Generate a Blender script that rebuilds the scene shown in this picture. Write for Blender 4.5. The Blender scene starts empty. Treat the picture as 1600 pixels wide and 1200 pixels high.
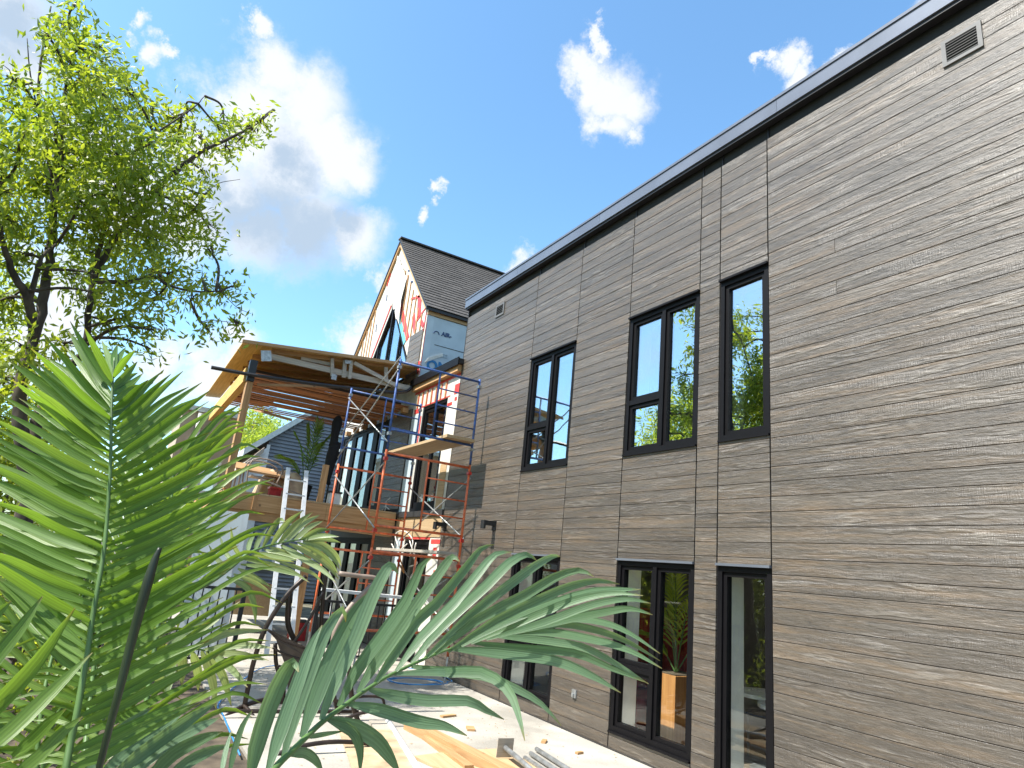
import bpy, bmesh, math, random
import numpy as np
from mathutils import Vector, Matrix
random.seed(7); rng = np.random.default_rng(7)
S = bpy.context.scene
COL = S.collection

# ------------------------------------------------------------------ camera
CX, CY, CZ = -5.2, 0.0, 1.716
FPX = 1028.41
def _cam_axes():
    a = np.array([170-800, -(833-600), -FPX]); b = np.array([1164-800, 2955+600, -FPX])
    Y = a/np.linalg.norm(a); Z = b-(b@Y)*Y; Z /= np.linalg.norm(Z); X = np.cross(Y, Z)
    return np.array([X, Y, Z])
AX = _cam_axes()
cam_d = bpy.data.cameras.new('camera'); cam = bpy.data.objects.new('camera', cam_d); COL.objects.link(cam)
cam_d.sensor_fit = 'HORIZONTAL'; cam_d.sensor_width = 36; cam_d.lens = FPX/1600*36
cam_d.clip_start = 0.05; cam_d.clip_end = 2000
mw = Matrix([list(AX[0])+[CX], list(AX[1])+[CY], list(AX[2])+[CZ], [0, 0, 0, 1]])
cam.matrix_world = mw
S.camera = cam
S.render.resolution_x = 1024; S.render.resolution_y = 768
S.view_settings.view_transform = 'Standard'; S.view_settings.look = 'None'
S.view_settings.gamma = 1; S.view_settings.use_curve_mapping = False
S.view_settings.exposure = 1.5
S.render.engine = 'CYCLES'
S.cycles.max_bounces = 8; S.cycles.transparent_max_bounces = 12
S.cycles.transmission_bounces = 6; S.cycles.caustics_reflective = False; S.cycles.caustics_refractive = False

C0 = np.array([CX, CY, CZ])
def ray(u, v):
    r = AX @ np.array([u-800, -(v-600), -FPX]); return r
def P_x(u, v, x): r = ray(u, v); return Vector(C0 + (x-CX)/r[0]*r)
def P_y(u, v, y): r = ray(u, v); return Vector(C0 + (y-CY)/r[1]*r)
def P_z(u, v, z): r = ray(u, v); return Vector(C0 + (z-CZ)/r[2]*r)
def P_d(u, v, d): r = ray(u, v); return Vector(C0 + d/np.linalg.norm(r)*r)
def P_h(u, v, d): r = ray(u, v); return Vector(C0 + d/math.hypot(r[0], r[1])*r)

# ------------------------------------------------------------------ sun
SUN_EL = math.radians(53.5)
sd = bpy.data.lights.new('sun', 'SUN'); sd.energy = 3.7; sd.angle = math.radians(0.53); sd.color = (1, .955, .88)
sun = bpy.data.objects.new('sun', sd); COL.objects.link(sun)
sun_dir = Vector((-math.cos(SUN_EL), 0.0, math.sin(SUN_EL)))     # towards the sun
sun.rotation_euler = sun_dir.to_track_quat('Z', 'Y').to_euler(); sun.location = (-20, 0, 30)

# ------------------------------------------------------------------ sky
W = bpy.data.worlds.new('World'); S.world = W; W.use_nodes = True
def build_world():
    nt = W.node_tree; N = nt.nodes; L = nt.links; N.clear()
    out = N.new('ShaderNodeOutputWorld')
    sky = N.new('ShaderNodeTexSky'); sky.sky_type = 'NISHITA'; sky.sun_disc = False
    sky.sun_elevation = SUN_EL; sky.sun_rotation = math.radians(-90)
    sky.air_density = 1.0; sky.dust_density = 1.0; sky.ozone_density = 1.6
    hs = N.new('ShaderNodeHueSaturation'); hs.inputs['Saturation'].default_value = 1.06; hs.inputs['Value'].default_value = 1.27
    L.new(sky.outputs[0], hs.inputs['Color'])
    gm = N.new('ShaderNodeMix'); gm.data_type = 'RGBA'; gm.blend_type = 'MULTIPLY'; gm.inputs[0].default_value = 1
    L.new(hs.outputs[0], gm.inputs[6]); gm.inputs[7].default_value = (.80, 1.0, 1.0, 1)
    tc = N.new('ShaderNodeTexCoord')
    def vm(op, a, b=None):
        n = N.new('ShaderNodeVectorMath'); n.operation = op
        for i, q in enumerate((a, b)):
            if q is None: continue
            if isinstance(q, tuple): n.inputs[i].default_value = q
            else: L.new(q, n.inputs[i])
        return n
    def mm(op, a, b=None, c=None, clamp=False):
        n = N.new('ShaderNodeMath'); n.operation = op; n.use_clamp = clamp
        for i, q in enumerate((a, b, c)):
            if q is None: continue
            if isinstance(q, (int, float)): n.inputs[i].default_value = q
            else: L.new(q, n.inputs[i])
        return n.outputs[0]
    d = tc.outputs['Generated']
    n1 = N.new('ShaderNodeTexNoise'); n1.inputs['Scale'].default_value = 6.5; n1.inputs['Detail'].default_value = 10; n1.inputs['Roughness'].default_value = .68
    L.new(d, n1.inputs['Vector'])
    n2 = N.new('ShaderNodeTexNoise'); n2.inputs['Scale'].default_value = 2.2; n2.inputs['Detail'].default_value = 6; n2.inputs['Roughness'].default_value = .55
    L.new(d, n2.inputs['Vector'])
    # warp direction
    wv = vm('SCALE', vm('SUBTRACT', n1.outputs['Color'], (.5, .5, .5)).outputs[0]); wv.inputs['Scale'].default_value = .17
    dw = vm('ADD', d, wv.outputs[0]).outputs[0]
    def field(blobs):
        cur = None
        for (u, v, r) in blobs:
            rr = ray(u, v); c = rr/np.linalg.norm(rr)
            s = r/FPX*(FPX/np.linalg.norm(rr))*1.0
            dd = N.new('ShaderNodeVectorMath'); dd.operation = 'DISTANCE'; L.new(dw, dd.inputs[0]); dd.inputs[1].default_value = tuple(c)
            f = mm('MULTIPLY_ADD', dd.outputs['Value'], -1/s, 1.0)
            cur = f if cur is None else mm('MAXIMUM', cur, f)
        return cur
    white = [(420, 130, 75), (470, 170, 90), (380, 190, 100), (510, 240, 85), (440, 270, 110), (360, 300, 100), (550, 250, 55), (480, 350, 95),
             (400, 370, 80), (310, 350, 80), (555, 370, 60), (310, 230, 90), (300, 545, 50), (375, 540, 50), (250, 560, 50), (340, 600, 70), (560, 500, 42), (540, 540, 50), (600, 440, 35),
             (940, 85, 46), (960, 130, 64), (985, 160, 50), (945, 190, 48), (935, 120, 46), (975, 215, 30), (955, 45, 22), (1230, 110, 30), (1255, 135, 30), (1205, 95, 16), (1310, 105, 25),
             (675, 296, 17), (652, 335, 17), (815, 408, 36), (840, 425, 26), (15, 40, 80), (40, 110, 60), (200, 32, 22), (232, 92, 30), (262, 85, 20), (1450, 15, 38), (180, 300, 120), (60, 480, 120),
             (400, 50, 28)]
    F = field(white)
    wn = mm('MULTIPLY_ADD', n1.outputs['Fac'], 1.5, -.68)
    F2 = mm('ADD', F, wn)
    m1 = N.new('ShaderNodeMapRange'); m1.interpolation_type = 'SMOOTHSTEP'; m1.inputs[1].default_value = -.05; m1.inputs[2].default_value = .75
    L.new(F2, m1.inputs[0])
    # clouds added out of view, from the same noise, to brighten reflections and fill
    dv = N.new('ShaderNodeVectorMath'); dv.operation = 'DISTANCE'; L.new(d, dv.inputs[0])
    rr = ray(800, 420); dv.inputs[1].default_value = tuple(rr/np.linalg.norm(rr))
    away = N.new('ShaderNodeMapRange'); away.interpolation_type = 'SMOOTHSTEP'; away.inputs[1].default_value = .75; away.inputs[2].default_value = 1.0; L.new(dv.outputs['Value'], away.inputs[0])
    m2 = N.new('ShaderNodeMapRange'); m2.interpolation_type = 'SMOOTHSTEP'; m2.inputs[1].default_value = .48; m2.inputs[2].default_value = .62
    g = mm('ADD', mm('MULTIPLY', n2.outputs['Fac'], .75), mm('MULTIPLY', n1.outputs['Fac'], .25)); L.new(g, m2.inputs[0])
    mask = mm('MAXIMUM', m1.outputs[0], mm('MULTIPLY', m2.outputs[0], away.outputs[0]))
    # thin haze veil low on the left
    mask = mm('MULTIPLY', mask, .96)
    G = field([(420, 340, 105), (480, 370, 90), (370, 340, 70), (20, 60, 80), (450, 270, 55), (330, 290, 45), (540, 350, 50)])
    G2 = mm('MULTIPLY_ADD', mm('MULTIPLY_ADD', n1.outputs['Fac'], .8, -.4), 1.0, G)
    gs = N.new('ShaderNodeMapRange'); gs.interpolation_type = 'SMOOTHSTEP'; gs.inputs[1].default_value = -.1; gs.inputs[2].default_value = .75; L.new(G2, gs.inputs[0])
    cc = N.new('ShaderNodeMix'); cc.data_type = 'RGBA'; L.new(gs.outputs[0], cc.inputs[0])
    cc.inputs[6].default_value = (3.6, 3.72, 3.85, 1); cc.inputs[7].default_value = (1.95, 2.4, 2.95, 1)
    fin = N.new('ShaderNodeMix'); fin.data_type = 'RGBA'; L.new(mask, fin.inputs[0]); L.new(gm.outputs[2], fin.inputs[6]); L.new(cc.outputs[2], fin.inputs[7])
    bg = N.new('ShaderNodeBackground'); bg.inputs['Strength'].default_value = .1
    L.new(fin.outputs[2], bg.inputs['Color']); L.new(bg.outputs[0], out.inputs[0])
    W.cycles.sampling_method = 'MANUAL'; W.cycles.sample_map_resolution = 512
build_world()

# ------------------------------------------------------------------ materials
def newmat(name):
    m = bpy.data.materials.new(name); m.use_nodes = True; nt = m.node_tree
    return m, nt, nt.nodes, nt.links, nt.nodes['Principled BSDF']
def plain(name, col, rough=.6, metal=0, var=.12, scale=8, bump=.0, spec=.5, stretch=(1, 1, 1), dark=None, rnd=.0, detail=5):
    m, nt, N, L, b = newmat(name)
    b.inputs['Roughness'].default_value = rough; b.inputs['Metallic'].default_value = metal
    b.inputs['Specular IOR Level'].default_value = spec
    g = N.new('ShaderNodeNewGeometry'); oi = N.new('ShaderNodeObjectInfo')
    mp = N.new('ShaderNodeMapping'); mp.inputs['Scale'].default_value = stretch
    ad = N.new('ShaderNodeVectorMath'); ad.operation = 'MULTIPLY_ADD'
    cb = N.new('ShaderNodeCombineXYZ')
    for i in range(3): L.new(oi.outputs['Random'], cb.inputs[i])
    L.new(cb.outputs[0], ad.inputs[0]); ad.inputs[1].default_value = (13, 17, 19); L.new(g.outputs['Position'], ad.inputs[2])
    L.new(ad.outputs[0], mp.inputs[0])
    n = N.new('ShaderNodeTexNoise'); n.inputs['Scale'].default_value = scale; n.inputs['Detail'].default_value = detail; L.new(mp.outputs[0], n.inputs['Vector'])
    mx = N.new('ShaderNodeMix'); mx.data_type = 'RGBA'
    d = dark if dark else tuple(c*(1-var*2.2) for c in col)
    mr = N.new('ShaderNodeMapRange'); mr.inputs[1].default_value = .3; mr.inputs[2].default_value = .7; L.new(n.outputs['Fac'], mr.inputs[0])
    L.new(mr.outputs[0], mx.inputs[0]); mx.inputs[6].default_value = (*d, 1); mx.inputs[7].default_value = (*[min(1, c*(1+var*.6)) for c in col], 1)
    res = mx.outputs[2]
    if rnd:
        hv = N.new('ShaderNodeHueSaturation'); r2 = N.new('ShaderNodeMapRange'); r2.inputs[3].default_value = 1-rnd; r2.inputs[4].default_value = 1+rnd
        L.new(oi.outputs['Random'], r2.inputs[0]); L.new(r2.outputs[0], hv.inputs['Value']); L.new(res, hv.inputs['Color']); res = hv.outputs[0]
    L.new(res, b.inputs['Base Color'])
    if bump:
        bp = N.new('ShaderNodeBump'); bp.inputs['Strength'].default_value = bump; bp.inputs['Distance'].default_value = .01
        L.new(n.outputs['Fac'], bp.inputs['Height']); L.new(bp.outputs[0], b.inputs['Normal'])
    return m

def siding_mat():
    m, nt, N, L, b = newmat('stained_siding')
    g = N.new('ShaderNodeNewGeometry'); oi = N.new('ShaderNodeObjectInfo')
    cb = N.new('ShaderNodeCombineXYZ')
    rs = N.new('ShaderNodeMath'); rs.operation = 'ADD'; L.new(oi.outputs['Random'], rs.inputs[0]); L.new(g.outputs['Random Per Island'], rs.inputs[1])
    for i in range(3): L.new(rs.outputs[0], cb.inputs[i])
    ad = N.new('ShaderNodeVectorMath'); ad.operation = 'MULTIPLY_ADD'; L.new(cb.outputs[0], ad.inputs[0]); ad.inputs[1].default_value = (31, 47, 0); L.new(g.outputs['Position'], ad.inputs[2])
    def noise(scale, st, detail=5, rough=.55, dist=0, src=None):
        mp = N.new('ShaderNodeMapping'); mp.inputs['Scale'].default_value = st; L.new(src or ad.outputs[0], mp.inputs[0])
        n = N.new('ShaderNodeTexNoise'); n.inputs['Scale'].default_value = scale; n.inputs['Detail'].default_value = detail; n.inputs['Roughness'].default_value = rough; n.inputs['Distortion'].default_value = dist
        L.new(mp.outputs[0], n.inputs['Vector']); return n.outputs['Fac']
    def rng_(x, a, c, lo=0, hi=1):
        r = N.new('ShaderNodeMapRange'); r.inputs[1].default_value = a; r.inputs[2].default_value = c; r.inputs[3].default_value = lo; r.inputs[4].default_value = hi; L.new(x, r.inputs[0]); return r.outputs[0]
    def mix(f, a, c, mode='MIX'):
        x = N.new('ShaderNodeMix'); x.data_type = 'RGBA'; x.blend_type = mode
        for i, q in ((0, f), (6, a), (7, c)):
            if isinstance(q, tuple): x.inputs[i].default_value = (*q, 1)
            elif isinstance(q, (int, float)): x.inputs[i].default_value = q
            else: L.new(q, x.inputs[i])
        return x.outputs[2]
    # grain: rings cut along the board, warped near knots
    mp = N.new('ShaderNodeMapping'); mp.inputs['Scale'].default_value = (1, 1.1, 11); L.new(ad.outputs[0], mp.inputs[0])
    wp = N.new('ShaderNodeTexNoise'); wp.inputs['Scale'].default_value = 1.0; wp.inputs['Detail'].default_value = 3; L.new(mp.outputs[0], wp.inputs['Vector'])
    wmul = N.new('ShaderNodeMath'); wmul.operation = 'MULTIPLY'; L.new(wp.outputs['Fac'], wmul.inputs[0]); wmul.inputs[1].default_value = 34
    sn = N.new('ShaderNodeMath'); sn.operation = 'SINE'; L.new(wmul.outputs[0], sn.inputs[0])
    fine = noise(60, (1, .09, 1), 4)
    fine2 = noise(30, (1, .42, 2.0), 6, .72)
    saw = noise(30, (1, 6, .35), 2)          # vertical saw marks
    gate = rng_(noise(2.2, (1, .5, 5), 3), .5, .62)
    blotch = noise(1.3, (1, .6, 5), 4, .6)
    blotch2 = noise(3.0, (1, .35, 7), 4, .6)
    base = mix(rng_(blotch, .3, .72), (.060, .048, .0375), (.104, .085, .066))
    base = mix(rng_(blotch2, .48, .72, 0, .6), base, (.155, .103, .058))
    hi = N.new('ShaderNodeMath'); hi.operation = 'MULTIPLY'; L.new(rng_(sn.outputs[0], .55, 1.0), hi.inputs[0]); L.new(gate, hi.inputs[1])
    hi2 = N.new('ShaderNodeMath'); hi2.operation = 'MULTIPLY'; L.new(hi.outputs[0], hi2.inputs[0]); hi2.inputs[1].default_value = .35
    base = mix(hi2.outputs[0], base, (.24, .215, .185))
    base = mix(rng_(fine, .45, .25, 0, .5), base, (.045, .04, .036))
    base = mix(rng_(fine2, .57, .76, 0, .42), base, (.22, .19, .155))
    base = mix(rng_(fine2, .45, .3, 0, .65), base, (.03, .027, .025))
    hv = N.new('ShaderNodeHueSaturation'); L.new(rng_(rs.outputs[0], 0, 2, .72, 1.28), hv.inputs['Value']); L.new(base, hv.inputs['Color'])
    L.new(hv.outputs[0], b.inputs['Base Color'])
    L.new(rng_(fine2, .3, .7, .30, .55), b.inputs['Roughness'])
    b.inputs['Specular IOR Level'].default_value = .8
    def add(a, c, k):
        x = N.new('ShaderNodeMath'); x.operation = 'MULTIPLY_ADD'; L.new(c, x.inputs[0]); x.inputs[1].default_value = k
        L.new(a, x.inputs[2]); return x.outputs[0]
    gs = N.new('ShaderNodeMath'); gs.operation = 'MULTIPLY'; L.new(sn.outputs[0], gs.inputs[0]); L.new(gate, gs.inputs[1])
    sg = N.new('ShaderNodeMath'); sg.operation = 'MULTIPLY'; L.new(saw, sg.inputs[0]); L.new(rng_(noise(1.7, (1, .6, 6)), .5, .6), sg.inputs[1])
    h = add(add(add(fine2, gs.outputs[0], .35), sg.outputs[0], .9), fine, .6)
    bp = N.new('ShaderNodeBump'); bp.inputs['Strength'].default_value = .9; bp.inputs['Distance'].default_value = .006; L.new(h, bp.inputs['Height']); L.new(bp.outputs[0], b.inputs['Normal'])
    return m

def wood_mat(name, c1, c2, axis='x', rough=.7, scale=1.0, rnd=.12, knots=True):
    m, nt, N, L, b = newmat(name); b.inputs['Roughness'].default_value = rough
    g = N.new('ShaderNodeNewGeometry'); oi = N.new('ShaderNodeObjectInfo')
    cb = N.new('ShaderNodeCombineXYZ')
    for i in range(3): L.new(oi.outputs['Random'], cb.inputs[i])
    ad = N.new('ShaderNodeVectorMath'); ad.operation = 'MULTIPLY_ADD'; L.new(cb.outputs[0], ad.inputs[0]); ad.inputs[1].default_value = (31, 47, 23); L.new(g.outputs['Position'], ad.inputs[2])
    st = {'x': (1.2, 22, 22), 'y': (22, 1.2, 22), 'z': (22, 22, 1.2)}[axis]
    mp = N.new('ShaderNodeMapping'); mp.inputs['Scale'].default_value = tuple(s*scale for s in st); L.new(ad.outputs[0], mp.inputs[0])
    n = N.new('ShaderNodeTexNoise'); n.inputs['Scale'].default_value = 1.3; n.inputs['Detail'].default_value = 6; n.inputs['Distortion'].default_value = .6; L.new(mp.outputs[0], n.inputs['Vector'])
    r = N.new('ShaderNodeMapRange'); r.inputs[1].default_value = .32; r.inputs[2].default_value = .68; L.new(n.outputs['Fac'], r.inputs[0])
    mx = N.new('ShaderNodeMix'); mx.data_type = 'RGBA'; L.new(r.outputs[0], mx.inputs[0]); mx.inputs[6].default_value = (*c2, 1); mx.inputs[7].default_value = (*c1, 1)
    res = mx.outputs[2]
    if knots:
        v = N.new('ShaderNodeTexVoronoi'); v.inputs['Scale'].default_value = 3.2; L.new(ad.outputs[0], v.inputs['Vector'])
        k = N.new('ShaderNodeMapRange'); k.inputs[1].default_value = .06; k.inputs[2].default_value = .10; k.inputs[3].default_value = .8; k.inputs[4].default_value = 0; L.new(v.outputs['Distance'], k.inputs[0])
        m2 = N.new('ShaderNodeMix'); m2.data_type = 'RGBA'; L.new(k.outputs[0], m2.inputs[0]); L.new(res, m2.inputs[6]); m2.inputs[7].default_value = (*[c*.35 for c in c2], 1); res = m2.outputs[2]
    hv = N.new('ShaderNodeHueSaturation'); r2 = N.new('ShaderNodeMapRange'); r2.inputs[3].default_value = 1-rnd; r2.inputs[4].default_value = 1+rnd
    L.new(oi.outputs['Random'], r2.inputs[0]); L.new(r2.outputs[0], hv.inputs['Value']); L.new(res, hv.inputs['Color']); L.new(hv.outputs[0], b.inputs['Base Color'])
    bp = N.new('ShaderNodeBump'); bp.inputs['Strength'].default_value = .25; bp.inputs['Distance'].default_value = .005; L.new(n.outputs['Fac'], bp.inputs['Height']); L.new(bp.outputs[0], b.inputs['Normal'])
    return m

def leaf_mat(name, c1, c2, trans=.45, rough=.45, scale=2.0, spec=.5, yellow=None, stripes=0):
    m, nt, N, L, b = newmat(name)
    g = N.new('ShaderNodeNewGeometry'); oi = N.new('ShaderNodeObjectInfo')
    rs = N.new('ShaderNodeMath'); rs.operation = 'ADD'; L.new(oi.outputs['Random'], rs.inputs[0]); L.new(g.outputs['Random Per Island'], rs.inputs[1])
    fr = N.new('ShaderNodeMath'); fr.operation = 'FRACT'; L.new(rs.outputs[0], fr.inputs[0])
    n = N.new('ShaderNodeTexNoise'); n.inputs['Scale'].default_value = scale; n.inputs['Detail'].default_value = 3; L.new(g.outputs['Position'], n.inputs['Vector'])
    av = N.new('ShaderNodeMath'); av.operation = 'MULTIPLY_ADD'; L.new(fr.outputs[0], av.inputs[0]); av.inputs[1].default_value = .55
    r = N.new('ShaderNodeMapRange'); r.inputs[1].default_value = .3; r.inputs[2].default_value = .7; r.inputs[3].default_value = 0; r.inputs[4].default_value = .45; L.new(n.outputs['Fac'], r.inputs[0]); L.new(r.outputs[0], av.inputs[2])
    mx = N.new('ShaderNodeMix'); mx.data_type = 'RGBA'; L.new(av.outputs[0], mx.inputs[0]); mx.inputs[6].default_value = (*c1, 1); mx.inputs[7].default_value = (*c2, 1)
    res = mx.outputs[2]
    if stripes:      # veins along the leaflet: uv.x runs across it
        uv = N.new('ShaderNodeUVMap'); sp = N.new('ShaderNodeSeparateXYZ'); L.new(uv.outputs[0], sp.inputs[0])
        cbv = N.new('ShaderNodeCombineXYZ'); mu = N.new('ShaderNodeMath'); mu.operation = 'MULTIPLY'; L.new(sp.outputs[0], mu.inputs[0]); mu.inputs[1].default_value = stripes
        L.new(mu.outputs[0], cbv.inputs[0]); L.new(sp.outputs[1], cbv.inputs[1]); L.new(oi.outputs['Random'], cbv.inputs[2])
        ns = N.new('ShaderNodeTexNoise'); ns.inputs['Scale'].default_value = 1; ns.inputs['Detail'].default_value = 3; L.new(cbv.outputs[0], ns.inputs['Vector'])
        rv = N.new('ShaderNodeMapRange'); rv.inputs[1].default_value = .35; rv.inputs[2].default_value = .65; rv.inputs[3].default_value = .72; rv.inputs[4].default_value = 1.18; L.new(ns.outputs['Fac'], rv.inputs[0])
        hv = N.new('ShaderNodeHueSaturation'); L.new(rv.outputs[0], hv.inputs['Value']); L.new(res, hv.inputs['Color']); res = hv.outputs[0]
        bp = N.new('ShaderNodeBump'); bp.inputs['Strength'].default_value = .5; bp.inputs['Distance'].default_value = .002; L.new(ns.outputs['Fac'], bp.inputs['Height']); L.new(bp.outputs[0], b.inputs['Normal'])
        # dry tips
        rt = N.new('ShaderNodeMapRange'); rt.inputs[1].default_value = .9; rt.inputs[2].default_value = 1.0; rt.inputs[4].default_value = .8; L.new(sp.outputs[1], rt.inputs[0])
        m3 = N.new('ShaderNodeMix'); m3.data_type = 'RGBA'; L.new(rt.outputs[0], m3.inputs[0]); L.new(res, m3.inputs[6]); m3.inputs[7].default_value = (.22, .16, .05, 1); res = m3.outputs[2]
    L.new(res, b.inputs['Base Color']); b.inputs['Roughness'].default_value = rough; b.inputs['Specular IOR Level'].default_value = spec
    tr = N.new('ShaderNodeBsdfTranslucent')
    hb = N.new('ShaderNodeMix'); hb.data_type = 'RGBA'; hb.blend_type = 'MULTIPLY'; hb.inputs[0].default_value = 1; L.new(res, hb.inputs[6]); hb.inputs[7].default_value = (2.1, 1.9, .9, 1)
    L.new(hb.outputs[2], tr.inputs[0])
    ms = N.new('ShaderNodeMixShader'); ms.inputs[0].default_value = trans
    L.new(b.outputs[0], ms.inputs[1]); L.new(tr.outputs[0], ms.inputs[2]); L.new(ms.outputs[0], N['Material Output'].inputs[0])
    return m

def glass_mat(name, refl=.4, tint=(.86, .92, .9)):
    m, nt, N, L, b = newmat(name); N.remove(b)
    t = N.new('ShaderNodeBsdfTransparent'); t.inputs[0].default_value = (*tint, 1)
    gl = N.new('ShaderNodeBsdfGlossy'); gl.inputs['Roughness'].default_value = .0; gl.inputs[0].default_value = (.93, .97, 1, 1)
    g = N.new('ShaderNodeNewGeometry'); n = N.new('ShaderNodeTexNoise'); n.inputs['Scale'].default_value = 1.6; L.new(g.outputs['Position'], n.inputs['Vector'])
    bp = N.new('ShaderNodeBump'); bp.inputs['Strength'].default_value = .12; bp.inputs['Distance'].default_value = .02; L.new(n.outputs['Fac'], bp.inputs['Height']); L.new(bp.outputs[0], gl.inputs['Normal'])
    lw = N.new('ShaderNodeLayerWeight'); lw.inputs[0].default_value = .5
    pw = N.new('ShaderNodeMath'); pw.operation = 'POWER'; L.new(lw.outputs['Facing'], pw.inputs[0]); pw.inputs[1].default_value = 5
    a = N.new('ShaderNodeMath'); a.operation = 'MULTIPLY_ADD'; a.use_clamp = True; L.new(pw.outputs[0], a.inputs[0]); a.inputs[1].default_value = .9; a.inputs[2].default_value = refl
    ms = N.new('ShaderNodeMixShader'); L.new(a.outputs[0], ms.inputs[0]); L.new(t.outputs[0], ms.inputs[1]); L.new(gl.outputs[0], ms.inputs[2]); L.new(ms.outputs[0], N['Material Output'].inputs[0])
    return m

def concrete_mat():
    m, nt, N, L, b = newmat('patio_concrete'); b.inputs['Roughness'].default_value = .85
    g = N.new('ShaderNodeNewGeometry')
    n = N.new('ShaderNodeTexNoise'); n.inputs['Scale'].default_value = 1.1; n.inputs['Detail'].default_value = 8; n.inputs['Roughness'].default_value = .6; L.new(g.outputs['Position'], n.inputs['Vector'])
    n2 = N.new('ShaderNodeTexNoise'); n2.inputs['Scale'].default_value = 55; n2.inputs['Detail'].default_value = 3; L.new(g.outputs['Position'], n2.inputs['Vector'])
    r = N.new('ShaderNodeMapRange'); r.inputs[1].default_value = .35; r.inputs[2].default_value = .65; L.new(n.outputs['Fac'], r.inputs[0])
    mx = N.new('ShaderNodeMix'); mx.data_type = 'RGBA'; L.new(r.outputs[0], mx.inputs[0]); mx.inputs[6].default_value = (.28, .26, .225, 1); mx.inputs[7].default_value = (.45, .42, .365, 1)
    m2 = N.new('ShaderNodeMix'); m2.data_type = 'RGBA'; m2.blend_type = 'MULTIPLY'; r2 = N.new('ShaderNodeMapRange'); r2.inputs[1].default_value = .3; r2.inputs[2].default_value = .6; r2.inputs[3].default_value = .8; r2.inputs[4].default_value = 1
    L.new(n2.outputs['Fac'], r2.inputs[0]); m2.inputs[0].default_value = 1; L.new(mx.outputs[2], m2.inputs[6]); L.new(r2.outputs[0], m2.inputs[7]); L.new(m2.outputs[2], b.inputs['Base Color'])
    bp = N.new('ShaderNodeBump'); bp.inputs['Strength'].default_value = .3; bp.inputs['Distance'].default_value = .003; L.new(n2.outputs['Fac'], bp.inputs['Height']); L.new(bp.outputs[0], b.inputs['Normal'])
    return m

def emit_mat(name, col, s):
    m, nt, N, L, b = newmat(name); b.inputs['Base Color'].default_value = (*col, 1); b.inputs['Emission Color'].default_value = (*col, 1); b.inputs['Emission Strength'].default_value = s; return m

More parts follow.
